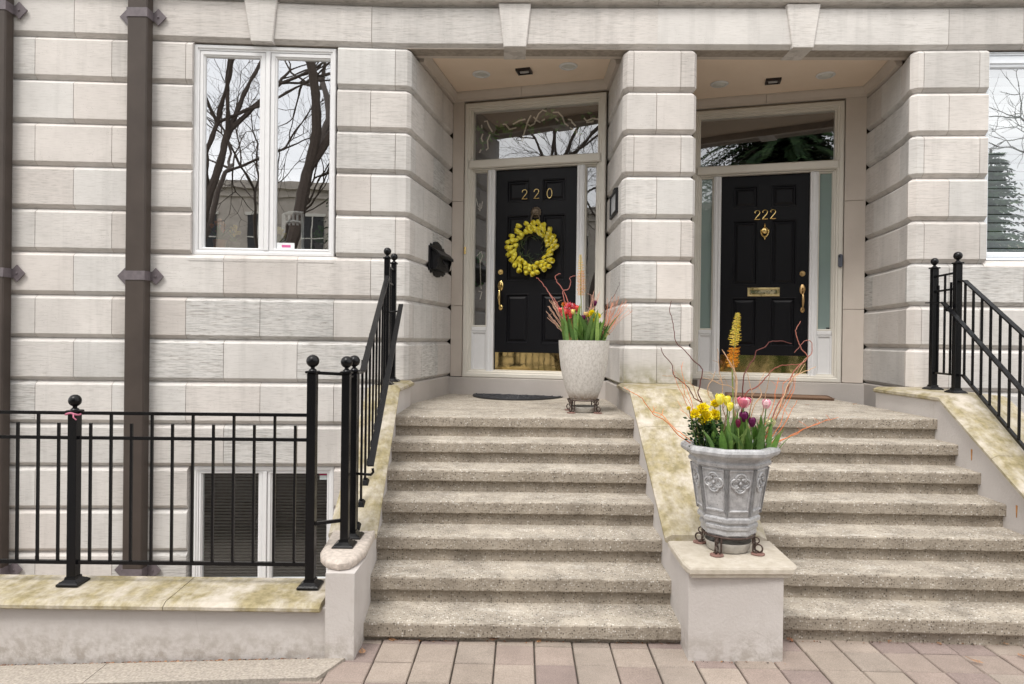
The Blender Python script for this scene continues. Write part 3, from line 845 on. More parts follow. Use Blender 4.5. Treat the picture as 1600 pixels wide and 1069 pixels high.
def handle_set(lo, w, door, px, ytop, ybot, ybolt, mat):
    f = lp(lo, px, ybolt, w); m = MB()
    def disc(m, f, r, t, dz=0, du=0): m.loft([[f(du + rr * math.cos(2 * PI * i / 20), tt, dz + rr * math.sin(2 * PI * i / 20)) for i in range(20)] for rr, tt in ((r, .0), (r, t * .6), (r * .85, t), (r * .5, t), (r * .45, t * 1.8), (.001, t * 1.9))])
    disc(m, f, .034, .012); hw('deadbolt', m, mat, door)
    m = MB(); f = lp(lo, px, ytop, w); g = lp(lo, px, ybot, w); H = (f() - g()).z
    def esc(f, rx, rz): m.loft([[f(rx * s_ * math.cos(2 * PI * i / 20), t, rz * s_ * math.sin(2 * PI * i / 20)) for i in range(20)] for s_, t in ((1, 0), (1, .006), (.8, .012), (.01, .016))])
    esc(f, .034, .062); esc(g, .026, .036)
    m.tube([f(0, .012, -.02), f(0, .045, -.045), f(0, .062, -.09), f(0, .066, -H * .55), f(0, .055, -H * .8), f(0, .03, -H * .97), f(0, .01, -H)], [.010, .010, .014, .017, .011, .008, .010], 10)
    m.tube([f(0, .015, .0), f(.0, .045, .012), f(.0, .060, .022)], [.008, .009, .013], 8)
    hw('door_handle', m, mat, door)
handle_set(lo1, w01, door1, 780.2, 446, 480, 424.5, BRASS)
handle_set(lo2, w02, door2, 1255.0, 452, 484, 427, brass_mat('dull_brass', (.62, .42, .20), .3))
# lion head knocker with ring
f = lp(lo1, 836, 331, w01); m = MB()
c = f(0, .02, 0)
m.lathe([(.001, -.012), (.055, -.010), (.062, .0), (.055, .016), (.036, .034), (.001, .040)], c, 20, axis='Y')
for i in range(14):
    a = 2 * PI * i / 14; m.ball(f(.052 * math.cos(a), .018, .056 * math.sin(a)), .017, 7, 5)
m.ball(f(-.020, .052, .012), .010, 7, 5); m.ball(f(.020, .052, .012), .010, 7, 5); m.ball(f(0, .058, -.010), .018, 8, 6); m.ball(f(0, .052, -.03), .016, 8, 6)
m.tube([f(.052 * math.cos(2 * PI * i / 28), .045, -.082 + .060 * math.sin(2 * PI * i / 28)) for i in range(29)], .0075, 8)
hw('lion_knocker', m, BRONZE, door1)
f = lp(lo2, 1195.5, 361, w02); m = MB()
m.lathe([(.001, -.008), (.040, -.006), (.045, 0), (.040, .018), (.020, .030), (.001, .032)], f(0, .012, .012), 20, axis='Y')
m.tube([f(0, .010, .060), f(0, .014, .075), f(0, .012, .092), f(0, .012, .104)], [.010, .016, .008, .002], 10)
m.tube([f(0, .010, -.06), f(0, .016, -.075), f(0, .014, -.090), f(0, .012, -.104)], [.006, .014, .014, .004], 10)
m.tube([f(.046 * math.cos(a), .028, .012 + .046 * math.sin(a) * (1 if math.sin(a) > 0 else 1.75)) for a in [PI * .05 + i * (-PI * 1.1) / 16 for i in range(17)]], [.006 + .004 * math.sin(PI * i / 16) for i in range(17)], 8)
hw('door_knocker', m, BRASS, door2)
# mail slot
u0, u1 = lo2.U(1168.5, 456), lo2.U(1219, 456); z0, z1 = lo2.zz(1193, 462.6), lo2.zz(1193, 449)
m = MB(); lo2.frame(m, u0, u1, z0, z1, [(0, w02), (0, w02 + .005), (.006, w02 + .009), (.022, w02 + .009), (.027, w02 + .004), (.027, w02)])
o = hw('mail_slot', m, brass_mat('satin_brass_slot', (.80, .66, .36), .32), door2, False)
m = MB(); lo2.bx(m, u0 + .03, u1 - .03, w02, w02 + .006, z0 + .03, z1 - .03, .002); hw('mail_slot_flap', m, brass_mat('bright_flap', (.85, .72, .50), .22), door2, False)
# hinges of door 220
for y in (392,):
    f = lp(lo1, 727.5, y, .03); m = MB(); m.tube([f(0, 0, -.045), f(0, 0, .045)], .012, 8); m.build('hinge', BRASS, fr1)

# ceiling lights and vents
def ceiling_light(px, py, root):
    c = at_z(px, py, 4.98); m = MB()
    m.lathe([(.102, .004), (.106, -.006), (.098, -.014), (.082, -.016), (.078, -.008), (.074, .004)], c, 28); o = m.build('ceiling_light', WHITE, root, smooth=True)
    m = MB()
    if root is ceil1: m.lathe([(.074, -.004), (.055, .0), (.001, .002)], c, 28); m.lathe([(.044, -.006), (.040, -.012), (.001, -.014)], c, 20)
    else: m.lathe([(.078, -.010), (.06, -.026), (.03, -.036), (.001, -.038)], c, 28)
    m.build('light_lens', simple('opal_lens', (.62, .62, .58), .35), o, smooth=True)
for p in ((752, 115.5), (888, 103)): ceiling_light(*p, ceil1)
for p in ((1124, 131), (1290, 117)): ceiling_light(*p, ceil2)
for (px, py), c_ in (((819, 110), ceil1), ((1208, 125.5), ceil2)):
    c = at_z(px, py, 4.98); m = MB(); q = Loc((c.x, c.y), (c.x + .97, c.y - .26))
    q.frame
    def pr(i, z): return [q.P(-.085 + i, -.075 + i, z), q.P(.085 - i, -.075 + i, z), q.P(.085 - i, .075 - i, z), q.P(-.085 + i, .075 - i, z)]
    rs = [pr(0, 4.985), pr(0, 4.955), pr(.022, 4.950), pr(.026, 4.975), pr(.03, 4.984)]; m.loft(rs)
    o = m.build('ceiling_camera_housing', simple('dark_bronze', (.02, .014, .012), .4), c_)
    m = MB(); m.bar(q.P(-.05, -.01, 4.962), q.P(.05, -.01, 4.962), .03, .012); m.build('housing_lens', simple('pale_lens', (.5, .5, .5), .3), o)

# ------------------------------------------------------------------ drain pipes
def drainpipe(label, x_l, x_r, ys, yl):
    A, B = (-7, YF(-7)), (-1.117, 6.945)
    xl = at_line(x_l, 450, A, B).x; xr = at_line(x_r, 450, A, B).x
    t = thing('drainpipe', label, 'drainpipe', ((xl + xr) / 2, YF(xl) - .06, -.7))
    m = MB(); yb = YF((xl + xr) / 2); m.box(xl * .985 if False else xl, xr, yb - .125, yb - .005, -.75, 6.7, .012); m.build('pipe', PIPE, t)
    for y in ys:
        c = at_line((x_l + x_r) / 2, y, A, B); z = c.z
        b = MB(); b.box(xl - .004, xr + .004, yb - .131, yb - .003, z - .045, z + .045)
        for s, e in ((-1, xl), (1, xr)):
            if s < 0: b.box(e - .03, e, yb - .02, yb - .004, z - .045, z + .045)
            else: b.box(e, e + .03, yb - .02, yb - .004, z - .045, z + .045)
            cx = e + s * .055
            b.hexa([(cx - .08, yb - .006, z), (cx, yb - .006, z - .085), (cx + .08, yb - .006, z), (cx, yb - .006, z + .085)], [(cx - .08, yb - .021, z), (cx, yb - .021, z - .085), (cx + .08, yb - .021, z), (cx, yb - .021, z + .085)])
            b.lathe([(.012, 0), (.010, .008), (.001, .010)], (cx, yb - .021, z), 8, axis='Y')
        b.build('bracket', BRACKET, t)
drainpipe('square brown downpipe with diamond brackets, between left edge and the window', 205, 236.5, (28, 432, 890), 0)
drainpipe('square brown downpipe cut by the left edge of the photo', -12, 20, (17, 427, 889), 0)

# ------------------------------------------------------------------ steps
srnd = random.Random(5)
def step_mesh(zt, r, yl, yr, xl, xr, yb, over=0.036):
    m = MB(); n = 64; prof = [(over, -r - .02), (over, -.098), (over * .6, -.092), (.002, -.090), (0, -.084), (0, -.014), (.004, -.004), (.012, 0), (.20, 0), (yb, 0)]
    rings = []
    jit = [[srnd.gauss(0, .0008) for _ in prof] for _ in range(n + 1)]; jz = [srnd.gauss(0, .0006) for _ in range(n + 1)]
    chips = [(srnd.random(), srnd.uniform(.004, .010)) for _ in range(5)]
    for i in range(n + 1):
        t = i / n; x = lerp(xl, xr, t); y0 = lerp(yl, yr, t); ring = []
        ch = sum(a * math.exp(-((t - c) * 60) ** 2) for c, a in chips)
        for k, (dy, dz) in enumerate(prof):
            j = jit[i][k] if 0 < k < 8 else 0
            yy = y0 + dy + j + (ch if 3 <= k <= 6 else 0) if k < 9 else yb
            ring.append((x, yy, zt + dz + (jz[i] if k in (4, 5, 6) else 0) - (ch * .7 if k in (6, 7) else 0)))
        ring.append((x, yb, zt - r - .02)); rings.append(ring)
    m.loft(rings); return m
def flight2(label, zl, r, y0l, y6l, y0r, y6r, xl0, xl6, xr0, xr6, land, base):
    root = thing('stone_steps', label, 'steps', ((xl6 + xr6) / 2, y6l, 0))
    t = (y0l - y6l) / 6
    for i in range(7):
        f = i / 6; z = zl - r * i
        yb = land if i == 0 else lerp(y0l, y6l, f) + t + .07
        rr = r if i < 6 else z - base + .03
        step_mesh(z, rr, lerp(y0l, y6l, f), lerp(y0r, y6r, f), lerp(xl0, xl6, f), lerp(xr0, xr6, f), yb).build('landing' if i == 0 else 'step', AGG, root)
flight2('left flight of exposed aggregate concrete steps rising to the door numbered 220', 1.192, .179, 6.0, 4.17, 6.0, 4.17, -1.10, -.985, 1.12, 1.10, 8.7, 0)
flight2('right flight of exposed aggregate concrete steps rising to the door numbered 222', 1.24, .179, 5.87, 4.24, 5.85, 4.17, 1.74, 1.66, 3.735, 3.725, 9.0, 0)

# ------------------------------------------------------------------ stair walls with copings
def body(secs, z0=-0.12):
    m = MB(); rings = []
    for y, xl, xr, zt in secs: rings.append([(xl, y, z0), (xl, y, zt), (xr, y, zt), (xr, y, z0)])
    m.loft(rings); return m
def coping(secs, th=.055, bev=.045, alg=1.0):
    m = MB(); m.cur = (alg, .5, .5); rings = []
    for y, xl, xr, z in secs: rings.append([(xl + .012, y, z - th), (xl, y, z - th + .01), (xl, y, z - .022), (xl + bev, y, z), (xr - bev, y, z), (xr, y, z - .022), (xr, y, z - th + .01), (xr - .012, y, z - th)])
    m.loft(rings); return m
def split_cope(secs, root, cuts, **kw):
    """cut the coping run into slabs at the given Y values"""
    ys = [secs[0][0]] + cuts + [secs[-1][0]]
    def ev(y):
        for a, b in zip(secs, secs[1:]):
            if a[0] - 1e-9 <= y <= b[0] + 1e-9:
                t = (y - a[0]) / (b[0] - a[0]); return tuple(lerp(p, q, t) for p, q in zip(a, b))
    for a, b in zip(ys, ys[1:]):
        g = .002
        ss = [ev(a + g)] + [s for s in secs if a + .02 < s[0] < b - .02] + [ev(b - g)]
        coping(ss, **kw).build('coping', COPING, root)
def rprism(pts, layers):
    """polygon drawn in by each layer's inset (towards the centroid), stacked"""
    m = MB(); m.cur = (.15, .5, .5); c = sum((Vector((p[0], p[1], 0)) for p in pts), Vector()) / len(pts); rings = []
    for ins, z in layers:
        r = []
        for p in pts:
            v = Vector((p[0], p[1], 0)) - c; l = v.length; q = c + v * ((l - ins) / l); r.append((q.x, q.y, z))
        rings.append(r)
    m.loft(rings); return m

wl = thing('stair_wall', 'narrow stucco stair wall left of the left steps, with mossy sloping coping and railing on top', 'wall', (-1.1, 4.2, 0))
b = MB(); rings = []
for y, xl, xr in [(3.93, -1.075, -.905), (4.20, -1.10, -.900), (4.585, -1.21, -.935), (6.1, -1.28, -1.04), (6.93, -1.28, -1.04)]:
    z = .505 if y < 4.6 else 1.39
    rings.append([(xl, y, -.9 if y > 4.1 else -.12), (xl, y, z), (xr, y, z), (xr, y, -.12)])
b.loft(rings); b.build('wall_body', STUCCO, wl)
split_cope([(4.575, -1.235, -.905, .567), (6.10, -1.31, -1.012, 1.452), (6.93, -1.31, -1.00, 1.452)], wl, [5.55])
q = MB()
pts = []
for px, py in ((521, 833.5), (500.5, 866), (501, 874), (510, 881), (528, 884.5), (545, 882.5), (558, 876), (573, 863), (586, 836), (588, 833.5)): 
    v = at_z(px, py, .54); pts.append((v.x, v.y))
o = rprism(pts, [(.045, .503), (.012, .508), (0, .525), (0, .548), (.012, .562), (.030, .569)]); o.cur = (.1, .5, .5)
o.build('pedestal_cap', simple('worn_pink_limestone', (.50, .44, .39), .9, var=.22, vs=35, bmp=.010, bs=60), wl, smooth=True)

wm = thing('stair_wall', 'broad stucco stair wall between the two flights, stained coping ending in a square pedestal', 'wall', (1.4, 4.2, 0))
mb = MB(); rings = []
for y, xl, xr, zt in [(3.97, 1.062, 1.625, .512), (4.56, 1.085, 1.735, .512), (4.575, 1.085, 1.735, .512), (6.10, 1.10, 1.80, 1.40), (6.92, 1.10, 1.84, 1.40)]:
    rings.append([(xl + .006, y, -.12), (xl, y, zt), (xr, y, zt), (xr, y, -.12)])
mb.loft(rings); mb.build('wall_body', STUCCO, wm)
split_cope([(4.575, 1.06, 1.755, .567), (6.10, 1.075, 1.82, 1.452), (6.93, 1.085, 1.87, 1.452)], wm, [5.62], bev=.05)
pts = [(v.x, v.y) for v in (at_z(px, py, .563) for px, py in ((1043.7, 845.6), (1067, 879), (1078, 888.5), (1241, 888.5), (1246, 884), (1203, 845.6)))]
q = rprism(pts, [(.020, .506), (.016, .520), (0, .530), (0, .554), (.010, .566)]); q.cur = (.12, .5, .5); q.build('pedestal_cap', COPING, wm)

wr = thing('stair_wall', 'stucco stair wall right of the right steps, with wide sloping coping and rust streaks', 'wall', (3.9, 4.6, 0))
mb = MB(); rings = []
for y, xl, xr, zt in [(3.95, 3.70, 4.22, .2), (4.25, 3.70, 4.22, .50), (5.83, 3.715, 4.28, 1.40), (6.86, 3.72, 4.30, 1.40)]:
    rings.append([(xl, y, -.12), (xl, y, zt), (xr, y, zt), (xr, y, -.12)])
mb.loft(rings); mb.build('wall_body', STUCCO, wr)
split_cope([(3.95, 3.625, 4.24, .36), (5.81, 3.690, 4.30, 1.452), (6.86, 3.690, 4.32, 1.452)], wr, [5.12], bev=.05)
RUST = simple('rust_stain', (.42, .20, .06), .9, var=.3)
for px, py, l in ((1518.5, 706, 9), (1589, 794, 8)):
    A, B_ = (3.7, 3.95), (3.715, 5.83)
    v = at_line(px, py, A, B_); w_ = MB(); w_.hexa([(v.x - .003, v.y - .004, v.z - .07), (v.x - .003, v.y + .004, v.z - .07), (v.x + .01, v.y + .004, v.z - .07), (v.x + .01, v.y - .004, v.z - .07)], [(v.x - .003, v.y - .009, v.z + .02), (v.x - .003, v.y + .009, v.z + .02), (v.x + .01, v.y + .009, v.z + .02), (v.x + .01, v.y - .009, v.z + .02)])
    w_.build('rust_streak', RUST, wr)

rw = thing('retaining_wall', 'long low stucco wall with a mossy coping under the area railing', 'wall', (-3, 4.1, -.1))
mb = MB(); mb.box(-7.0, -1.085, 3.965, 4.26, -.95, .285); mb.build('wall_body', STUCCO, rw)
for a, b_ in ((-7.0, -3.93), (-3.925, -2.02), (-2.015, -1.105)):
    m = MB(); m.cur = (1.0, .5, .5); rings = []
    for x in (a, lerp(a, b_, .5), b_):
        rings.append([(x, 3.925, .275), (x, 3.912, .285), (x, 3.912, .303), (x, 3.945, .322), (x, 4.31, .338), (x, 4.31, .275)])
    m.loft(rings); m.build('coping', COPING, rw)

# ------------------------------------------------------------------ railings
def post(root, x, y, z0, z1, s=.052, ball=.037, plate=True):
    m = MB(); m.box(x - s / 2, x + s / 2, y - s / 2, y + s / 2, z0, z1, .003)
    zc = z1
    p = m.build('post', IRON, root)
    m = MB(); h = s / 2 + .010
    m.box(x - h, x + h, y - h, y + h, z1, z1 + .016, .004)
    m.lathe([(.026, z1 + .016), (.022, z1 + .024), (.013, z1 + .030), (.013, z1 + .038), (.02, z1 + .042)], (x, y, 0), 14)
    m.ball((x, y, z1 + .036 + ball), ball, 16, 10)
    m.build('ball_finial', IRON, p, smooth=True)
    if plate:
        m = MB(); w = .066
        rings = [[(x - a, y - a, z), (x + a, y - a, z), (x + a, y + a, z), (x - a, y + a, z)] for a, z in ((w, z0 - .004), (w, z0 + .008), (w * .86, z0 + .016), (s * .62, z0 + .030), (s * .58, z0 + .045))]
        m.loft(rings)
        for sx in (-1, 1):
            for sy in (-1, 1): m.ball((x + sx * .050, y + sy * .050, z0 + .014), .008, 6, 4)
        m.build('base_plate', IRON, p)
    return p
def rbar(root, name, a, b, w, h=None):
    m = MB(); m.bar(a, b, w, h); return m.build(name, IRON, root)

ar = thing('area_railing', 'black iron railing of alternating tall and short bars on the low wall at left', 'railing', (-3, 4.12, .338))
p1 = at_z(103, 917, .338); p2 = at_z(484.5, 909, .338)
YA = (p1.y + p2.y) / 2; X1 = p1.x; X2 = at_y(485, 905, YA).x
post(ar, X1, YA, .338, 1.400, .056, .038); post(ar, X2, YA, .338, 1.662, .056, .040)
X0 = X1 - 1.62
post(ar, X0, YA, .338, 1.400, .056, .038); post(ar, X0 - 2.2, YA, .338, 1.4, .056, .038)
for z, s in ((1.397, .020), (1.243, .020), (.468, .022)):
    rbar(ar, 'rail', (X1 + .02, YA, z), (X2 - .02, YA, z + (.004)), s); rbar(ar, 'rail', (X0 - 2.2, YA, z), (X1 - .02, YA, z), s)
sp = (X2 - X1) / 11.6
for i in range(11):
    x = X1 + sp * (.78 + i)
    rbar(ar, 'baluster', (x, YA + .001, .468), (x, YA + .001, 1.335 if i % 2 == 0 else 1.396), .0145)
for i in range(26):
    x = X1 - sp * (.78 + i)
    if abs(x - X0) < .04: continue
    rbar(ar, 'baluster', (x, YA + .001, .468), (x, YA + .001, 1.335 if i % 2 == 0 else 1.396), .0145)

rb = thing('ribbon', 'pink string tied round the collar of the short post at left', 'ribbon', (X1, YA, 1.40)); m = MB()
m.tube([(X1 + (.046 + .004 * math.sin(5 * a)) * math.cos(a), YA + (.046 + .004 * math.sin(5 * a)) * math.sin(a), 1.394 + .006 * math.sin(3 * a)) for a in [2 * PI * i / 24 for i in range(25)]], .006, 6)
m.tube([(X1 + .02, YA - .045, 1.394), (X1 + .03, YA - .06, 1.375), (X1 + .045, YA - .055, 1.36)], .004, 5)
m.build('string', simple('pink_string', (.50, .16, .24), .8), rb)
ls = thing('stair_railing', 'black iron stair railing with ball topped posts on the narrow wall left of the steps', 'railing', (-1.05, 4.3, .56))
q3 = at_z(538.5, 853, .568); q4 = at_z(550.5, 839, .568)
post(ls, q3.x, q3.y, .569, 1.658, .050, .038); post(ls, q4.x, q4.y, .569, 1.658, .050, .038)
q5 = (-1.172, 6.27); q6 = (-1.185, 6.70)
post(ls, *q5, 1.452, 2.622, .050, .036); post(ls, *q6, 1.452, 2.622, .050, .036)
rbar(ls, 'rail', (X2 + .02, YA, 1.665), (q3.x - .02, q3.y, 1.655), .020); rbar(ls, 'rail', (X2 + .02, YA, .725), (q3.x - .02, q3.y, .73), .020)
rbar(ls, 'rail', (q3.x, q3.y + .02, 1.635), (q4.x, q4.y - .02, 1.635), .022, .012)
a0 = Vector((q4.x + .012, q4.y + .20, 1.655)); a1 = Vector((q5[0] + .006, q5[1] - .02, 2.462))
m = MB(); m.bar((q4.x + .01, q4.y, 1.648), a0, .040, .010); m.bar(a0, a1, .042, .012); m.build('top_rail', IRON, ls)
rbar(ls, 'rail', (q5[0], q5[1], 2.56), (q6[0], q6[1], 2.56), .016, .016); rbar(ls, 'rail', (q5[0], q5[1], 2.41), (q6[0], q6[1], 2.41), .016, .016)
rbar(ls, 'baluster', ((q5[0] + q6[0]) / 2, 6.485, 1.62), ((q5[0] + q6[0]) / 2, 6.485, 2.56), .015)
rbar(ls, 'rail', (q5[0], q5[1], 1.61), (q6[0], q6[1], 1.61), .016, .016)
nb = 9
for i in range(nb):
    t = (i + .75) / (nb + .4); y = lerp(q4.y + .02, q5[1], t); x = lerp(q4.x, q5[0], t)
    zc = .567 + (y - 4.575) * .5803 if y > 4.575 else .567
    ztop = 1.65 if y < a0.y else lerp(a0.z, a1.z, (y - a0.y) / (a1.y - a0.y))
    m = MB(); m.bar((x, y, zc), (x, y, ztop - .006), .0155)
    m.hexa([(x - .028, y - .028, zc - .016), (x + .028, y - .028, zc - .016), (x + .028, y + .028, zc + .016), (x - .028, y + .028, zc + .016)], [(x - .014, y - .014, zc + .018), (x + .014, y - .014, zc + .018), (x + .014, y + .014, zc + .036), (x - .014, y + .014, zc + .036)])
    m.build('baluster', IRON, ls)
h1 = Vector((-1.045, 6.30, 2.205)); h0 = Vector((-.905, 4.42, 1.16))
h1 = at_y(626.5, 476, 6.25); h0 = at_y(579, 728, 4.40)
m = MB(); m.bar(h0, h1, .042, .012); m.build('handrail', IRON, ls)
m = MB(); m.tube([h0 + Vector((.01, .02, -.02)), h0 + Vector((.014, .02, -.045)), h0 + Vector((0, .02, -.062)), (q4.x + .02, q4.y + .02, h0.z - .065)], .009, 8)
e = at_y(560, 487.5, 6.25); m.tube([h1 + Vector((-.01, 0, -.06)), (q5[0], 6.26, h1.z - .075)], .008, 8); m.build('handrail_bracket', IRON, ls)

rs_ = thing('stair_railing', 'black iron stair railing with ball topped posts on the wide wall right of the steps', 'railing', (4.1, 6.3, 1.45))
r1 = (4.095, 6.53); r2 = (4.036, 6.10)
post(rs_, *r1, 1.452, 2.622, .056, .036); post(rs_, *r2, 1.452, 2.622, .056, .038)
for z in (2.545, 2.40, 1.615): rbar(rs_, 'rail', (r1[0], r1[1], z), (r2[0], r2[1], z), .018)
xm, ym = (r1[0] + r2[0]) / 2, (r1[1] + r2[1]) / 2
rbar(rs_, 'baluster', (xm - .004, ym, 1.615), (xm - .004, ym, 2.545), .015)
rbar(rs_, 'baluster', (lerp(r1[0], r2[0], .1) + .028, r1[1] - .03, 1.615), (lerp(r1[0], r2[0], .1) + .028, r1[1] - .03, 2.46), .015)
rbar(rs_, 'baluster', (r2[0] - .032, r2[1] + .04, 1.615), (r2[0] - .032, r2[1] + .04, 2.46), .015)
t0 = Vector((r2[0] + .006, r2[1] - .03, 2.463)); t1 = Vector((3.83, 4.35, 2.463 - .56 * (6.07 - 4.35)))
b0 = Vector((r2[0] + .004, r2[1] - .03, 1.615)); b1 = Vector((3.83, 4.35, 1.615 - .56 * (6.07 - 4.35)))
t0b = t0 + Vector((0, -.06, 0)); b0b = b0 + Vector((0, -.06, 0))
m = MB(); m.bar(t0, t0b, .038, .012); m.bar(t0b, t1, .040, .014); m.build('top_rail', IRON, rs_)
m = MB(); m.bar(b0, b0b, .020); m.bar(b0b, b1, .024); m.build('bottom_rail', IRON, rs_)
for i in range(13):
    y = 6.0 - .132 * i; t = (t0b.y - y) / (t0b.y - t1.y)
    if t > 1: break
    x = lerp(t0b.x, t1.x, max(0, t)); rbar(rs_, 'baluster', (x, y, lerp(b0b.z, b1.z, max(0, t))), (x, y, lerp(t0b.z, t1.z, max(0, t)) - .006), .0155)
post(rs_, 3.83, 4.30, .56, 1.60, .056, .038)
k0 = at_y(1474, 473, 6.2); k1 = at_y(1599, 612, 4.95); k2 = k0 + (k1 - k0) * 1.45; kk = at_y(1448, 473.5, 6.42)
m = MB(); m.bar(k0, k2, .040, .014); m.bar(kk, k0 + Vector((0, .01, 0)), .034, .010); m.build('handrail', IRON, rs_)
m = MB(); m.tube([k0 + Vector((.0, -.03, -.02)), k0 + Vector((.0, -.03, -.055)), k0 + Vector((.02, -.02, -.075)), (r2[0], r2[1], k0.z - .075)], .009, 8); m.build('handrail_bracket', IRON, rs_)

# ------------------------------------------------------------------ wall mounted things
# letter box on the slanting porch wall
A, B_ = (-1.075, 6.985), (-.78, 8.52)
lw = Loc(A, B_)
um0, um1 = lw.U(669, 405), lw.U(693.5, 405); zc = lw.zz(680, 407); uc = (um0 + um1) / 2; hw_ = (um1 - um0) / 2
c = lw.P(uc, 0, zc)
mt = thing('mailbox', 'small black ornate mailbox on the slanting stone wall left of the wreath door', 'mailbox', c)
CAST = simple('black_cast_metal', (.006, .006, .008), .45, var=.3, bmp=.008, bs=60, spec=.35)
def lq(u, w, z): return lw.P(uc + u * hw_, w, zc + z)
m = MB(); out = []
prof = [(-1, -.14), (-.85, -.13), (-.80, -.165), (-.5, -.15), (-.35, -.185), (0, -.195), (.35, -.185), (.5, -.15), (.8, -.165), (.85, -.13), (1, -.14), (1, .14), (.85, .15), (.80, .175), (.55, .165), (.45, .20), (.22, .215), (.0, .225), (-.22, .215), (-.45, .20), (-.55, .165), (-.8, .175), (-.85, .15), (-1, .14)]
m.loft([[lq(u, w, z * k) for u, z in prof] for w, k in ((.001, 1), (.014, 1), (.022, .93))]); m.build('back_plate', CAST, mt)
m = MB(); 
m.loft([[lq(-s, w0_, -.115), lq(s, w0_, -.115), lq(s, w1_, .02), lq(s, w2_, .095), lq(-s, w2_, .095), lq(-s, w1_, .02)] for s, w0_, w1_, w2_ in ((.84, .02, .02, .02),)] +
       [[lq(-.84, .082, -.115), lq(.84, .082, -.115), lq(.84, .118, .02), lq(.84, .07, .085), lq(-.84, .07, .085), lq(-.84, .118, .02)]])
m.build('box_body', CAST, mt)
m = MB(); m.loft([[lq(-.92, .02, .13), lq(.92, .02, .13), lq(.92, .02, .112), lq(-.92, .02, .112)], [lq(-.92, .08, .098), lq(.92, .08, .098), lq(.92, .08, .082), lq(-.92, .08, .082)], [lq(-.92, .130, .045), lq(.92, .130, .045), lq(.92, .128, .012), lq(-.92, .128, .012)]])
m.ball(lq(0, .108, -.035), .020, 8, 6); m.tube([lq(-.4, .110, -.01), lq(-.2, .118, -.045), lq(.2, .118, -.045), lq(.4, .110, -.01)], .006, 6); m.tube([lq(-.7, .096, -.085), lq(.7, .096, -.085)], .004, 5); m.build('lid', CAST, mt)
# framed plaque on the side of the pier
LPi = Loc((1.115, 8.0), (1.115, 6.975))
u0, u1 = LPi.U(956, 320), LPi.U(966, 320)
pz0, pz1 = 2.90, 3.22
pz1 = LPi.zz(962, 299); pz0 = LPi.zz(958, 341)
mt = thing('wall_plaque', 'small black framed intercom plaque on the side of the pier beside door 220', 'plaque', LPi.P((u0 + u1) / 2, 0, pz0))
m = MB(); LPi.frame(m, u0, u1, pz0, pz1, [(0, .001), (0, .022), (.012, .028), (.028, .028), (.034, .014), (.034, .001)]); m.build('plaque_frame', CAST, mt)
m = MB(); LPi.bx(m, u0 + .03, u1 - .03, .001, .012, pz0 + .03, pz1 - .03); m.build('plaque_face', simple('grey_enamel', (.42, .43, .45), .4, var=.2, vs=60), mt)
m = MB(); LPi.bx(m, (u0 + u1) / 2 - .06, (u0 + u1) / 2 + .06, .001, .02, pz1, pz1 + .035, .006); m.build('plaque_cap', CAST, mt)
# doorbell
q = lo2.P(lo2.U(1312.2, 408), .022, lo2.zz(1312.2, 408))
mt = thing('doorbell', 'grey and black video doorbell on the white frame right of door 222', 'doorbell', q)
uu, zz_ = lo2.U(1312.2, 408), lo2.zz(1312.2, 408)
def pill(w, k, z0, z1, r): return [lo2.P(uu + r * math.cos(a), w, (z1 if math.sin(a) > 0 else z0) + r * math.sin(a)) for a in [2 * PI * i / 20 + .01 for i in range(20)]]
m = MB(); m.loft([pill(.020, 1, zz_ - .055, zz_ + .055, .026), pill(.040, 1, zz_ - .055, zz_ + .055, .026), pill(.045, 1, zz_ - .055, zz_ + .055, .021)]); m.build('doorbell_body', simple('slate_plastic', (.10, .11, .14), .35), mt)
m = MB(); m.lathe([(.020, 0), (.020, -.004), (.001, -.006)], lo2.P(uu, .044, zz_ + .052), 16, axis='Y'); m.build('camera_eye', BLACK, mt)
# security sticker on the right sidelight
m = MB(); a_, b_ = lo2.U(1292.5, 514), lo2.U(1302, 514); LZ = lo2.zz(1297, 514)
lo2.bx(m, a_, b_, -.069, -.067, LZ - .016, LZ + .018); m.build('sticker', BLACK, house2)

# ------------------------------------------------------------------ mats
def mat_piece():
    c = at_z(812, 617, 1.20); u = Vector((.966, -.26, 0)); n = Vector((-.26, -.966, 0))
    w = (at_z(884, 618, 1.2) - at_z(742, 618, 1.2)).length / 2
    t = thing('door_mat', 'black half round rubber mat in front of door 220', 'door mat', (c.x, c.y, 1.194))
    m = MB(); pts = [c + u * (w * math.cos(PI * i / 24)) + n * (.72 * math.sin(PI * i / 24)) for i in range(25)]
    m.loft([[(p.x, p.y, z) for p in pts] for z in (1.193, 1.205)])
    m.build('mat_base', simple('black_rubber', (.02, .02, .022), .7, var=.4, vs=40, bmp=.01), t)
    m = MB()
    for r in (.95, .78, .60, .42, .24): m.tube([Vector((0, 0, 1.209)) + Vector(((c + u * (w * r * math.cos(PI * i / 20)) + n * (.72 * r * math.sin(PI * i / 20))).x, (c + u * (w * r * math.cos(PI * i / 20)) + n * (.72 * r * math.sin(PI * i / 20))).y, 0)) for i in range(21)], .006, 5)
    for i in range(1, 12):
        a = PI * i / 12; p = c + u * (w * .92 * math.cos(a)) + n * (.72 * .92 * math.sin(a)); p0 = c + n * .03; m.tube([(p0.x, p0.y, 1.208), (p.x, p.y, 1.208)], .005, 5)
    m.build('mat_ribs', simple('grey_black_rubber', (.045, .047, .055), .6), t)
mat_piece()
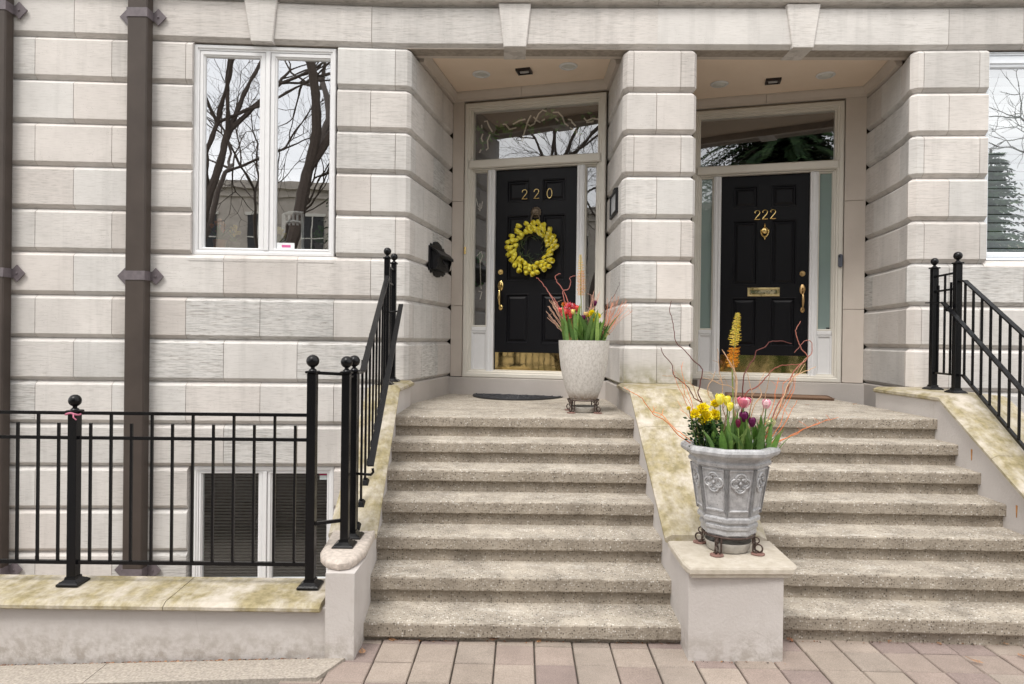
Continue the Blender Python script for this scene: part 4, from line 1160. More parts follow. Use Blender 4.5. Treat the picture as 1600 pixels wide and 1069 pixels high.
def mat2():
    zz = 1.245; r = at_z(1300, 624.5, zz); u = Vector((.963, -.27, 0)); n = Vector((.27, .963, 0))
    p = [r - n * .12 - u * 1.15, r - n * .12, r + n * .34, r - u * 1.15 + n * .34]
    t = thing('door_mat', 'flat brown coir mat in front of door 222', 'door mat', (r.x - .5, r.y + .2, 1.243))
    m = MB(); m.loft([[(q.x, q.y, z) for q in p] for z in (1.242, 1.262)]); m.build('mat_pile', simple('coir', (.20, .12, .075), 1, var=.35, vs=80, bmp=.012, bs=160), t)
    m = MB(); P_ = [Vector((q.x, q.y, 1.263)) for q in p]
    for a, b in zip(P_, P_[1:] + P_[:1]): m.bar(a, b, .02, .008)
    m.build('mat_edge', simple('coir_binding', (.12, .07, .045), .9), t)
mat2()

# ------------------------------------------------------------------ planters
PX1 = Vector((0, 0, 0)); c1 = at_z(911.5, 640, 1.195); c1.y = 6.52; c1.x = at_y(911.8, 580, 6.52).x
pot1 = thing('planter', 'tall tapered crackled white planter on the left landing', 'planter', (c1.x, c1.y, 1.194 + .125))
m = MB(); H = .565; z0 = 1.194 + .125; R1 = .246
prof = [(.001, 0), (.125, 0), (.140, .012), (.176, .11), (.206, .22), (.226, .33), (.238, .43), (.244, .52), (.2455, .555), (R1, .560), (R1, .566), (.228, .567), (.222, .55), (.215, .48), (.001, .48)]
m.lathe([(r, z0 + z) for r, z in prof], (c1.x, c1.y, 0), 48); m.build('pot', POT, pot1, smooth=True)
m = MB(); m.lathe([(.001, z0 + .483), (.216, z0 + .483), (.214, z0 + .50), (.1, z0 + .515), (.001, z0 + .515)], (c1.x, c1.y, 0), 24); m.build('soil', SOIL, pot1)
def iron_stand(label, c, z, h, r, n, ph, sr):
    t = thing('plant_stand', label, 'plant stand', (c.x, c.y, z)); RI = simple('rusted_iron', (.075, .05, .042), .5, metal=.5, var=.4, vs=60)
    m = MB()
    for i in range(36):
        pass
    m.tube([(c.x + r * math.cos(2 * PI * i / 36), c.y + r * math.sin(2 * PI * i / 36), z + h - .008) for i in range(37)], .0075, 6); m.build('ring', RI, t, smooth=True)
    for i in range(n):
        a = ph + 2 * PI * i / n; d = Vector((math.cos(a), math.sin(a), 0)); s = Vector((-d.y, d.x, 0)); b = Vector((c.x, c.y, z)) + d * r
        m = MB()
        for o_ in (-.018, .018):
            m.tube([b + s * o_ + Vector((0, 0, h - .008)), b + s * o_ + d * .006 + Vector((0, 0, h * .55)), b + s * o_ + d * .004 + Vector((0, 0, .02)), b + s * o_ + d * .03 + Vector((0, 0, .012))], .0055, 6)
        sc = [b + d * (.034 + .024 * math.cos(q)) + Vector((0, 0, .038 + .024 * math.sin(q))) for q in [-PI * .6 + PI * 1.9 * j / 14 for j in range(15)]]
        m.tube(sc, .0055, 6); m.tube([b + d * .02 + Vector((0, 0, h * .75)) + d * (.018 * math.cos(q)) + Vector((0, 0, .018 * math.sin(q))) for q in [2 * PI * j / 10 for j in range(11)]], .0045, 5)
        o = m.build('leg', RI, t, smooth=True)
        m = MB(); f = b + d * .030; m.lathe([(.001, z + .001), (.042, z + .001), (.042, z + .007), (.02, z + .010), (.001, z + .010)], (f.x, f.y, 0), 14); m.build('foot', simple('brown_rust_foot', (.22, .12, .10), .7, var=.3), o)
    return t
iron_stand('low scrolled iron stand under the tall white planter', c1, 1.193, .128, .150, 4, R(45), 0)
def saucer(label, c, z, r, h, mat):
    t = thing('saucer', label, 'saucer', (c.x, c.y, z)); m = MB()
    m.lathe([(.001, z + .002), (r * .86, z + .002), (r * .92, z + .01), (r, z + h), (r + .006, z + h + .002), (r + .006, z + h - .006), (r * .9, z + .018), (.001, z + .016)], (c.x, c.y, 0), 36); m.build('dish', mat, t, smooth=True)
SAU = simple('cloudy_plastic', (.42, .40, .37), .25, var=.15, vs=30)
saucer('round cloudy saucer under the tall white planter', c1, 1.193, .135, .055, SAU)

c2 = at_z(1141, 858, .567); c2.y = 4.30; c2.x = at_y(1138.5, 770, 4.30).x
z2 = .568 + .112
pot2 = thing('urn_planter', 'octagonal silver grey urn with quatrefoil panels on the middle pedestal', 'planter', (c2.x, c2.y, z2))
m = MB(); K = 1 / math.cos(PI / 8); PH = -PI / 2 + PI / 8 + R(1.5)
UR = lambda z: 1 - .075 * min(1, z / .45)
prof = [(.001, 0), (.150, 0), (.158, .012), (.158, .04), (.166, .052), (.168, .072), (.160, .084), (.163, .095), (.180, .102), (.182, .125), (.172, .137), (.178, .15),
        (.232, .470), (.236, .478), (.252, .486), (.256, .505), (.246, .517), (.250, .527), (.268, .545), (.286, .552), (.302, .566), (.306, .585), (.300, .602), (.285, .612), (.262, .612), (.250, .600), (.235, .53), (.001, .53)]
m.lathe([(r * K * UR(z), z2 + z * .915) for r, z in prof], (c2.x, c2.y, 0), 8, PH)
m.build('urn_body', URN, pot2)
soil = MB(); soil.lathe([(.001, z2 + .488), (.222, z2 + .488), (.20, z2 + .512), (.001, z2 + .525)], (c2.x, c2.y, 0), 16); soil.build('soil', SOIL, pot2)
for i in range(8):
    a = PH + PI / 8 + i * PI / 4; d = Vector((math.cos(a), math.sin(a), 0)); s = Vector((-d.y, d.x, 0)); m = MB()
    def fp(x, z, w=0.0):
        r = lerp(.178, .232, (z - .15) / .32) * UR(z); return Vector((c2.x, c2.y, z2 + z * .915)) + d * (r + w) + s * x
    def hwid(z): return lerp(.178, .232, (z - .15) / .32) * UR(z) * math.tan(PI / 8)
    # corner ribs, panel frame
    for sg in (-1, 1):
        m.tube([fp(sg * hwid(.152) * 1.0, .152, .0), fp(sg * hwid(.47), .47, .0)], [.010, .012], 6)
        m.tube([fp(sg * (hwid(.18) - .020), .185, .001), fp(sg * (hwid(.46) - .020), .46, .001)], .0055, 6)
    m.tube([fp(-hwid(.18) + .016, .182, .002), fp(hwid(.18) - .016, .182, .002)], .0085, 6); m.tube([fp(-hwid(.46) + .016, .462, .0), fp(hwid(.46) - .016, .462, .0)], .0075, 6)
    # quatrefoil
    for rr, th in ((.031, .0078), (.017, .0048)):
        for k in range(4):
            b0_ = PI / 2 * k
            cx, cz = .029 * math.cos(b0_), .375 + .033 * math.sin(b0_)
            pts = [fp(cx + rr * math.cos(q), cz + rr * math.sin(q), .003) for q in [b0_ - PI * .72 + PI * 1.44 * j / 12 for j in range(13)]]
            m.tube(pts, th, 6)
    m.ball(fp(0, .375, .002), .012, 8, 5)
    m.build('quatrefoil_panel', URN, pot2, smooth=True)
iron_stand('low scrolled iron stand under the grey urn', c2, .568, .114, .160, 4, R(52), 0)
saucer('round cloudy saucer under the grey urn', c2, .568, .142, .062, SAU)

# ------------------------------------------------------------------ plants
prnd = random.Random(21)
def blade(m, base, d, length, width, lean, curl, c, n=7, twist=0.0):
    """a strap leaf: base point, horizontal heading d, leaning outward and curling over"""
    base = Vector(base); d = Vector(d).normalized(); s = Vector((-d.y, d.x, 0)); m.cur = c
    p = base.copy(); ang = lean; L_, R_ = [], []
    for i in range(n + 1):
        t = i / n; w = width * (math.sin(PI * min(1, .12 + t * .88)) ** .7) * (1 - .25 * t) if i < n else .0005
        sd = (s * math.cos(twist * t) + Vector((0, 0, 1)).cross(s) * math.sin(twist * t)); fold = d * (-.25 * w)
        L_.append(p - sd * w / 2); R_.append(p + sd * w / 2)
        dirv = d * math.sin(ang) + Vector((0, 0, math.cos(ang))); p = p + dirv * (length / n); ang += curl / n
    mid = [(a + b) / 2 + (d * math.cos(lean) * .22 * (a - b).length) for a, b in zip(L_, R_)]
    for i in range(n):
        m.quad(L_[i], mid[i], mid[i + 1], L_[i + 1]); m.quad(mid[i], R_[i], R_[i + 1], mid[i + 1])
def petals(m, c, r, h, cols, open_=0.0, n=6, ax=Vector((0, 0, 1))):
    """a cup of overlapping pointed petals (tulip)"""
    ax = ax.normalized(); x = ax.orthogonal().normalized(); y = ax.cross(x)
    for k in range(n):
        a = 2 * PI * k / n + (.3 if k % 2 else 0); rr = r * (1.0 if k % 2 else .90); m.cur = cols[k % len(cols)]
        rings = []
        for j in range(6):
            t = j / 5; rad = rr * (math.sin(PI * (.10 + .62 * t)) ** .8) * (1 + open_ * t * t) * (1 if t < 1 else .72)
            wid = .62 * math.sin(PI * (.15 + .75 * t)) if j < 5 else .04
            row = []
            for q in (-1, -.5, 0, .5, 1):
                aa = a + q * wid * 1.25; row.append(Vector(c) + (x * math.cos(aa) + y * math.sin(aa)) * rad * (1 - .05 * q * q) + ax * (h * t - h * .03 * q * q))
            rings.append(row)
        for j in range(5):
            for q in range(4): m.quad(rings[j][q], rings[j][q + 1], rings[j + 1][q + 1], rings[j + 1][q])
GREEN = [(.12, .24, .05), (.17, .30, .07), (.10, .20, .05), (.24, .36, .10), (.15, .27, .08)]
def shade(c, k): return tuple(min(1, v * k) for v in c)

def tulip(name, label, base, head, cols, r=.020, h=.052, group=None, leaves=2, lw=.040, ll=.20, open_=0):
    base, head = Vector(base), Vector(head)
    t = thing(name, label, 'tulip', base, group)
    m = MB(); m.cur = prnd.choice(GREEN); mid = (base + head) / 2 + Vector((prnd.uniform(-.01, .01), prnd.uniform(-.01, .01), 0))
    m.tube([base, mid, head], [.0042, .0038, .0034], 6); m.build('stem', PLANT, t, smooth=True)
    m = MB(); ax = (head - mid).normalized() + Vector((0, 0, .4)); petals(m, head, r, h, cols, open_, 6, ax); m.build('flower_head', PLANT, t, smooth=True)
    for i in range(leaves):
        m = MB(); a = prnd.uniform(0, 2 * PI)
        blade(m, base + Vector((prnd.uniform(-.01, .01), prnd.uniform(-.01, .01), 0)), (math.cos(a), math.sin(a), 0), ll * prnd.uniform(.8, 1.15), lw * prnd.uniform(.8, 1.1), prnd.uniform(.08, .35), prnd.uniform(.2, 1.1), shade(prnd.choice(GREEN), prnd.uniform(.9, 1.3)), 8, prnd.uniform(-.5, .5))
        m.build('leaf', PLANT, t, smooth=True)
    return t
def foxtail(label, base, y0, pxs, name='foxtail_lily'):
    """pxs: list of (bottom px, top px, radius, colour list) segments in the plane y0"""
    t = thing(name, label, 'foxtail lily', base)
    m = MB(); m.cur = (.22, .26, .08); top = at_y(*pxs[-1][1], y0); b0_ = at_y(*pxs[0][0], y0)
    m.tube([base, lerp(Vector(base), b0_, .5) + Vector((.004, 0, 0)), b0_, top], [.006, .005, .005, .0025], 6); m.build('stem', TWIG, t, smooth=True)
    for lo_, hi_, r0, r1, cols, n in pxs:
        a, b = at_y(*lo_, y0), at_y(*hi_, y0); m = MB()
        for i in range(n):
            f = (i + .5) / n; p = lerp(a, b, f); ang = i * 2.39996; rr = lerp(r0, r1, f ** 1.5) * (1 - .45 * prnd.random())
            if f < .12: rr *= .75
            d = Vector((math.cos(ang), math.sin(ang), prnd.uniform(-.1, .35))); e = p + d * rr; s = Vector((-d.y, d.x, 0)); c = prnd.choice(cols); m.cur = c
            m.tube([p, e], .0012, 3, False)
            k = .0058 if rr > .02 else .0042
            for q in range(5):
                aa = 2 * PI * q / 5; v = (s * math.cos(aa) + Vector((0, 0, 1)) * math.sin(aa)) * k + d * k * .7; w = (s * math.cos(aa + .5) + Vector((0, 0, 1)) * math.sin(aa + .5)) * k * .5 + d * k * .3
                w2 = (s * math.cos(aa - .5) + Vector((0, 0, 1)) * math.sin(aa - .5)) * k * .5 + d * k * .3
                m.quad(e, e + w, e + v, e + w2)
            m.cur = shade(c, .8); m.tube([e, e + d * .008], .0008, 3, False)
        m.build('flower_spike', PLANT, t)
    return t
def twig(name, label, cat, px, y0, y1, r0, c, group, wob=0.0, subs=0, tip=.45):
    """woody stem through the listed sight lines, from depth y0 at the pot to y1 at its tip"""
    n = len(px); pts = [at_y(x, y, lerp(y0, y1, i / (n - 1))) for i, (x, y) in enumerate(px)]
    # smooth (Catmull-Rom) and roughen a little
    out = []
    for i in range(n - 1):
        p0, p1, p2, p3 = pts[max(i - 1, 0)], pts[i], pts[i + 1], pts[min(i + 2, n - 1)]
        for k in range(4):
            t = k / 4; out.append(.5 * ((2 * p1) + (p2 - p0) * t + (2 * p0 - 5 * p1 + 4 * p2 - p3) * t * t + (3 * p1 - p0 - 3 * p2 + p3) * t ** 3))
    out.append(pts[-1])
    out = [p + Vector((prnd.gauss(0, wob), prnd.gauss(0, wob), prnd.gauss(0, wob))) if 0 < i < len(out) - 1 else p for i, p in enumerate(out)]
    m = MB(); m.cur = c
    rad = [lerp(r0, r0 * tip, i / (len(out) - 1)) for i in range(len(out))]
    m.tube(out, rad, 6)
    for k in range(subs):
        i = prnd.randint(len(out) // 3, len(out) - 2); d = Vector((prnd.uniform(-1, 1), prnd.uniform(-.4, .4), prnd.uniform(.3, 1))).normalized(); l = prnd.uniform(.03, .09)
        m.tube([out[i], out[i] + d * l * .5 + Vector((0, 0, .004)), out[i] + d * l], [r0 * .5, r0 * .4, r0 * .3], 4)
    m.build('branch', TWIG, tag_t(name, label, cat, out[0], group), smooth=True)
def tag_t(name, label, cat, loc, group): return thing(name, label, cat, loc, group)

SZ2 = z2 + .50; Y2 = c2.y
def B2(px, dy=0.0): 
    v = at_y(px, 706, Y2 + dy); v.z = SZ2; return v
# --- urn: foxtail lily
foxtail('tall yellow foxtail lily with an orange lower half, rising from the grey urn', B2(1146, .03), Y2 + .03,
        [((1144, 575), (1147, 544), .040, .036, [(.80, .34, .02), (.85, .42, .03), (.75, .28, .02)], 150), ((1147, 541), (1153, 489), .040, .010, [(.85, .62, .05), (.88, .74, .16), (.80, .72, .10), (.86, .66, .18)], 190)])
# --- urn: tulips
YEL = [(.93, .82, .05), (.95, .87, .14)]; PNK = [(.82, .26, .36), (.92, .60, .62), (.74, .14, .26)]; PUR = [(.16, .008, .09), (.11, .005, .06)]; PPK = [(.85, .38, .50), (.93, .66, .70)]; WHT = [(.85, .78, .74), (.88, .84, .80)]; RED = [(.68, .07, .06), (.80, .14, .08)]
def ut(lbl, cols, bx_, hx, hy, dy=0.0, r=.022, h=.055, grp=None, op=0, leaves=2, ll=.20):
    hd = at_y(hx, hy, Y2 + dy - .03); tulip('tulip', lbl, B2(bx_, dy), hd, cols, r * 1.2, h * 1.15, grp, leaves, .042, ll, op)
ut('large yellow tulip, left of the two beside the lily stem in the urn', YEL, 1126, 1125, 632, -.05, .025, .062)
ut('yellow tulip right beside the lily stem in the urn', YEL, 1134, 1136, 634, -.03, .022, .058)
ut('small yellow tulip bud just below the pair of yellow tulips in the urn', YEL, 1139, 1140, 642, -.10, .017, .050)
ut('big pink and white striped tulip in the middle of the urn', PNK, 1158, 1162, 637, -.04, .034, .060, op=.25)
ut('pale cream tulip behind the purple tulips in the urn', WHT, 1152, 1152, 643, -.02, .018, .045)
ut('single pale pink tulip standing highest on the right of the urn', PPK, 1190, 1197, 638, -.02, .024, .052, leaves=1)
ut('larger dark purple tulip in the middle of the urn', PUR, 1160, 1162, 659, -.12, .024, .058)
ut('dark purple tulip low on the right of the urn', PUR, 1172, 1175, 667, -.13, .020, .054)
ut('maroon tulip bud low beside the purple tulip in the urn', [(.20, .01, .05), (.14, .008, .04)], 1155, 1153.5, 668, -.14, .014, .048)
ut('faded greenish cream tulip drooping at the right of the urn', [(.62, .60, .32), (.70, .66, .42)], 1195, 1203, 668, -.06, .024, .046, op=.3)
# broad leaves between them
def leaf_tuft(label, y0, px0, px1, sz, dyr, n, lmin, lmax, wid, name='tulip_foliage'):
    t = thing(name, label, 'foliage', (at_y((px0 + px1) / 2, 700, y0).x, y0, sz))
    for i in range(n):
        x = lerp(px0, px1, (i + .5) / n) + prnd.uniform(-3, 3); y = y0 + prnd.uniform(*dyr); b = at_y(x, 700, y); b.z = sz
        side = (x - (px0 + px1) / 2) / ((px1 - px0) / 2)
        a = -PI / 2 + side * 1.0 + prnd.uniform(-.8, .8); m = MB()
        blade(m, b, (math.cos(a), math.sin(a), 0), prnd.uniform(lmin, lmax), wid * prnd.uniform(.7, 1.2), prnd.uniform(.0, .18) + abs(side) * .20, prnd.uniform(.0, .8), shade(prnd.choice(GREEN), prnd.uniform(.9, 1.6)), 9, prnd.uniform(-.6, .6))
        m.build('leaf', PLANT, t, smooth=True)
    return t
leaf_tuft('broad grey green tulip leaves filling the middle of the urn', Y2, 1112, 1180, SZ2, (-.13, .06), 26, .17, .31, .050)
leaf_tuft('tulip leaves leaning out over the right rim of the urn', Y2, 1165, 1212, SZ2, (-.12, .08), 15, .17, .29, .044)
# dark small-leaved bush at the left of the urn
def bush(label, c, rx, ry, rz, n, size, cols, name='bush', cat='bush'):
    t = thing(name, label, cat, c); m = MB()
    for i in range(9):
        a = prnd.uniform(0, 2 * PI); e = Vector(c) + Vector((math.cos(a) * rx * .8, math.sin(a) * ry * .8, rz * prnd.uniform(.5, 1.0))); m.cur = (.10, .13, .04); m.tube([c, lerp(Vector(c), e, .5) + Vector((0, 0, .02)), e], [.003, .0025, .002], 4)
    m.build('stem', TWIG, t)
    m = MB()
    for i in range(n):
        u = prnd.gauss(0, .45); v = prnd.gauss(0, .45); w = prnd.random() ** .7
        p = Vector(c) + Vector((u * rx, v * ry, w * rz)); d = Vector((u + prnd.uniform(-.5, .5), v - .4 + prnd.uniform(-.4, .4), prnd.uniform(-.2, .8))).normalized()
        s = d.orthogonal().normalized(); s = (s * math.cos(i) + d.cross(s) * math.sin(i)); l = size * prnd.uniform(.7, 1.3); m.cur = shade(prnd.choice(cols), prnd.uniform(.7, 1.3))
        nn = d.cross(s)
        m.quad(p, p + d * l * .5 + s * l * .28 + nn * l * .05, p + d * l, p + d * l * .5 - s * l * .28 + nn * l * .05)
    m.build('leaves', PLANT, t)
    return t
bush('dark green small leaved bush at the left side of the urn', tuple(B2(1101, -.05)), .085, .08, .22, 900, .028, [(.035, .085, .028), (.05, .11, .035), (.03, .07, .03)])
def double_flower(name, label, cat, hx, hy, y, r, cols, stem_to, n=34):
    c = at_y(hx, hy, y); t = thing(name, label, cat, stem_to)
    m = MB(); m.cur = (.12, .18, .05); m.tube([stem_to, lerp(Vector(stem_to), c, .6), c], .003, 5); m.build('stem', PLANT, t, smooth=True)
    m = MB()
    for i in range(n):
        ph = math.acos(1 - 1.5 * (i + .5) / n); a = i * 2.39996; d = Vector((math.sin(ph) * math.cos(a), -math.cos(ph) * .8 - .1, math.sin(ph) * math.sin(a) + .25)).normalized()
        s = d.orthogonal().normalized(); nn = d.cross(s); m.cur = prnd.choice(cols); l = r * prnd.uniform(.75, 1.1); w = r * .34
        m.quad(c + d * r * .12, c + d * l * .6 + s * w, c + d * l, c + d * l * .6 - s * w); m.quad(c + d * r * .12, c + d * l * .55 + nn * w, c + d * l * .9 + nn * w * .2, c + d * l * .55 - nn * w)
    m.build('flower_head', PLANT, t)
YB = [(.93, .78, .01), (.95, .84, .03), (.88, .68, .01)]
for k, (lbl, x, y, r) in enumerate((('small yellow ranunculus bud at the far left of the urn', 1076, 638, .017), ('yellow ranunculus behind the left edge of the cluster in the urn', 1086, 647, .038), ('yellow ranunculus at the top of the cluster left of the tulips', 1098, 639, .046), ('largest yellow ranunculus in the centre of the cluster in the urn', 1103, 654, .048), ('yellow ranunculus lowest of the cluster over the dark bush', 1100, 657, .040), ('yellow ranunculus at the right end of the cluster, touching the tulip leaves', 1117, 648, .042), ('yellow ranunculus standing high beside the large yellow tulip', 1117, 631, .032))):
    double_flower('ranunculus', lbl, 'flower', x, y, Y2 - .12 + .015 * k, r, YB, B2(1092 + k * 4, -.08))
# twigs of the urn
DKR = (.13, .035, .030); TAN = (.55, .36, .22); ORG = (.72, .19, .05); BRN = (.20, .10, .06)
G1 = 'curly dark red willow stems in the urn'; G2 = 'thin orange dogwood stems in the urn'; G3 = 'pale tan twigs in the urn'
def W2(lbl, px, dy, c, grp, r=.0045, wob=.0015, subs=0): twig('willow_stem', lbl, 'twig', px, Y2, Y2 + dy, r * .92, c, grp, wob, subs)
W2('curly dark red willow stem reaching highest on the left, in front of the stone pier', [(1128, 700), (1112, 655), (1092, 618), (1093, 605), (1097, 585), (1096, 575), (1080, 560), (1068, 545), (1056, 535), (1053, 515), (1050, 498), (1046, 485), (1049, 470)], -.05, DKR, G1)
W2('curly dark red willow stem bending left at half height from the urn', [(1105, 700), (1102, 640), (1098, 630), (1085, 622), (1075, 605), (1060, 592), (1052, 585), (1050, 570), (1040, 558), (1034, 548), (1033, 543)], -.12, DKR, G1)
W2('curly dark red willow stem arching to the right in front of door 222', [(1150, 700), (1158, 660), (1160, 620), (1161, 595), (1168, 575), (1178, 560), (1182, 548), (1195, 542), (1204, 534), (1220, 533), (1237, 537)], .05, DKR, G1, .005)
W2('dark red willow stem running low to the right past the brass plate', [(1150, 700), (1160, 632), (1168, 612), (1183, 604), (1197, 590), (1208, 577), (1222, 571), (1243, 570), (1256, 569)], .02, (.26, .07, .05), G1, .005)
W2('curly willow stem with a forked pinkish tip, highest on the right', [(1188, 704), (1212, 640), (1228, 612), (1238, 585), (1250, 570), (1262, 558), (1252, 545), (1246, 530), (1243, 517), (1248, 507), (1251, 502)], 0, (.38, .14, .10), G1, .005)
W2('short side branch hooked round at the right, in front of the white door frame', [(1262, 558), (1268, 552), (1269, 541), (1266, 533), (1262, 532), (1256, 534), (1248, 543), (1241, 551)], .0, (.36, .13, .10), G1, .0035)
tanpx = [[(1112, 702), (1112, 660), (1103, 640), (1090, 622), (1080, 600), (1062, 592), (1050, 588), (1035, 587)], [(1150, 704), (1148, 650), (1150, 600), (1146, 580), (1136, 560), (1128, 546)], [(1155, 704), (1149, 640), (1152, 600), (1148, 580), (1138, 562), (1129, 548)],
         [(1168, 704), (1190, 650), (1196, 620), (1200, 600), (1203, 582)], [(1172, 704), (1205, 660), (1222, 625), (1232, 600), (1240, 590), (1258, 580), (1275, 573)], [(1180, 704), (1208, 665), (1226, 620), (1240, 590), (1258, 562), (1264, 557)],
         [(1140, 704), (1142, 670), (1130, 640), (1128, 600), (1124, 575), (1121, 545)], [(1160, 704), (1172, 640), (1176, 620), (1172, 600), (1166, 580)], [(1115, 700), (1120, 650), (1105, 610), (1112, 595), (1118, 580)], [(1128, 704), (1134, 650), (1150, 612), (1120, 598), (1098, 590)],
         [(1165, 704), (1176, 640), (1190, 618), (1186, 600), (1196, 580)]]
for i, px in enumerate(tanpx): W2('pale tan twig fanning out of the grey urn', px, prnd.uniform(-.12, .12), shade(TAN, prnd.uniform(.8, 1.3)), G3, .0042, .002, 4 if i in (0, 6, 8, 9) else 1)
orgpx = [[(1180, 706), (1215, 690), (1240, 680), (1262, 668), (1282, 660), (1310, 652)], [(1182, 706), (1222, 688), (1248, 674), (1276, 663), (1294, 655)], [(1092, 700), (1060, 680), (1040, 658), (1022, 648), (1012, 635), (1000, 620), (985, 612), (975, 605)], [(1095, 700), (1068, 680), (1050, 665), (1034, 648), (1020, 643)],
         [(1185, 704), (1210, 660), (1222, 625), (1224, 600), (1236, 590), (1248, 583)], [(1180, 704), (1215, 650), (1232, 618), (1240, 600), (1238, 585)], [(1190, 704), (1218, 665), (1226, 640), (1240, 610), (1243, 590)], [(1175, 704), (1206, 640), (1212, 610), (1217, 590)],
         [(1100, 700), (1086, 650), (1078, 620), (1070, 600), (1064, 570)], [(1096, 700), (1084, 660), (1072, 630), (1058, 600), (1052, 580)], [(1098, 700), (1090, 672), (1082, 640), (1070, 615), (1066, 598)], [(1200, 700), (1224, 665), (1238, 640), (1246, 625)], [(1094, 702), (1088, 672), (1076, 650), (1062, 640)]]
for i, px in enumerate(orgpx): W2('thin orange dogwood stem fanning out of the grey urn', px, prnd.uniform(-.15, .15), shade(ORG, prnd.uniform(.75, 1.3)), G2, .0034 if i < 4 else .0026, .0015, 2)

# --- tall planter
Y1 = c1.y; SZ1 = 1.194 + .125 + .50
def B1(px, dy=0.0):
    v = at_y(px, 540, Y1 + dy); v.z = SZ1; return v
foxtail('slender orange and yellow foxtail lily in the tall white planter', B1(911, .02), Y1 + .02,
        [((907.5, 462), (908, 424), .050, .034, [(.80, .36, .03), (.85, .45, .05)], 150), ((908, 424), (907, 398), .032, .010, [(.82, .55, .05), (.84, .62, .12)], 90)])
def pt_(lbl, cols, bx_, hx, hy, dy, r=.026, h=.055, op=0.0, leaves=2):
    tulip('tulip', lbl, B1(bx_, dy), at_y(hx, hy, Y1 + dy - .02), cols, r, h, None, leaves, .05, .24, op)
CRL = [(.82, .16, .14), (.88, .36, .32), (.75, .10, .12)]
pt_('coral pink tulip at the far left of the tall white planter', CRL, 893, 878, 489, -.03, .030, .055, .3)
double_flower('tulip', 'ruffled coral tulip low at the left, second from the edge of the tall planter', 'tulip', 886, 492, Y1 - .08, .062, CRL, B1(896, -.08), 40)
double_flower('tulip', 'ruffled coral pink tulip above its neighbours in the tall planter', 'tulip', 890, 482, Y1, .062, CRL + PNK[:1], B1(900, 0), 40)
double_flower('tulip', 'small ruffled orange flower right at the top left of the tall planter cluster', 'tulip', 882, 476, Y1 + .02, .035, [(.85, .35, .08), (.80, .25, .05)], B1(897, 0), 26)
double_flower('tulip', 'large ruffled pink red tulip left of the lily stem in the tall planter', 'tulip', 897, 484, Y1 - .02, .064, PNK + RED[:1], B1(903, 0), 40)
pt_('bright red tulip touching the lily stem in the tall planter', RED, 908, 903, 486, -.05, .028, .05, .2)
pt_('small pale yellow tulip below the coral ones in the tall planter', [(.82, .66, .15), (.86, .74, .3)], 900, 895.5, 491, -.12, .022, .048)
pt_('dark maroon tulip near the middle of the tall planter', PUR, 910, 911, 501, -.12, .024, .055, 0, 3)
pt_('purple tulip standing high at the right of the tall planter', PUR, 930, 929.5, 478, .0, .022, .055)
pt_('peach tulip between the lily stem and the yellow cluster', [(.85, .55, .2), (.88, .66, .3)], 914, 915, 495, -.05, .024, .048, .1)
for k, (lbl, x, y, r) in enumerate((('yellow ranunculus at the top of the cluster in the tall planter', 925, 489, .036), ('yellow ranunculus at the right of the cluster in the tall planter', 934, 494, .036), ('yellow ranunculus lowest of the cluster in the tall planter', 930, 501, .034), ('yellow ranunculus at the left of the cluster in the tall planter', 919, 492, .028))):
    double_flower('ranunculus', lbl, 'flower', x, y, Y1 - .10 + .02 * k, r, YB, B1(922 + 3 * k, -.04))
leaf_tuft('broad tulip leaves filling the left half of the tall white planter', Y1, 884, 914, SZ1, (-.16, .08), 26, .26, .44, .050)
leaf_tuft('broad tulip leaves filling the right half of the tall white planter', Y1, 908, 940, SZ1, (-.16, .08), 24, .24, .40, .050)
bush('small leaved dark bush at the right rim of the tall planter', tuple(B1(936, -.06)), .07, .08, .22, 260, .026, [(.05, .11, .04), (.07, .14, .05)])
H1, H2_, H3 = 'curly red stems in the tall white planter', 'salmon pink twigs in the tall white planter', 'pale tan stems in the tall white planter'
def W1(lbl, px, dy, c, grp, r=.0055, wob=.0025, subs=0): twig('willow_stem', lbl, 'twig', px, Y1, Y1 + dy, r, c, grp, wob, subs)
RD = (.42, .15, .12)
W1('curly red stem arching farthest left across door 220', [(896, 532), (886, 500), (876, 484), (868, 470), (858, 458), (850, 446), (843, 438), (838, 434)], -.05, RD, H1)
W1('curly red stem with a hooked top left of the lily in the tall planter', [(900, 532), (890, 490), (886, 468), (878, 450), (870, 440), (868, 432), (872, 428), (876, 428)], .0, RD, H1)
W1('curly red stem with a loop nearest the lily in the tall planter', [(900, 532), (882, 470), (880, 455), (888, 452), (892, 443), (890, 435), (894, 432), (899, 431)], .0, (.34, .12, .10), H1)
W1('pale red stem leaning left above the coral tulips', [(896, 532), (880, 500), (872, 480), (862, 466), (853, 450)], -.05, (.50, .22, .18), H1)
W1('thin dark grey twig reaching up the right jamb from the tall planter', [(945, 532), (946, 500), (950, 480), (955, 468), (962, 458), (967, 446), (968, 441)], -.05, (.10, .07, .07), H1, .003)
for i in range(12):
    x = prnd.uniform(850, 868); y = prnd.uniform(466, 498)
    W1('pale tan stem at the left side of the tall planter', [(prnd.uniform(886, 898), 534), (lerp(890, x, .35), lerp(534, y, .42)), (lerp(890, x, .75) + 2, lerp(534, y, .74)), (x, y)], prnd.uniform(-.1, .1), shade((.58, .36, .26), prnd.uniform(.8, 1.3)), H3, .0045, .003, 1)
for i in range(16):
    t = i / 15; x = lerp(948, 986, t) + prnd.uniform(-4, 4); y = lerp(468, 476, t) + prnd.uniform(-12, 10)
    W1('salmon pink twig leaning right out of the tall planter', [(prnd.uniform(936, 944), 534), (lerp(942, 952, t), prnd.uniform(516, 522)), (lerp(946, x, .5), lerp(520, y, .5)), (x, y)], prnd.uniform(-.15, .1), shade((.66, .30, .20), prnd.uniform(.85, 1.25)), H2_, .0038, .003, 2)
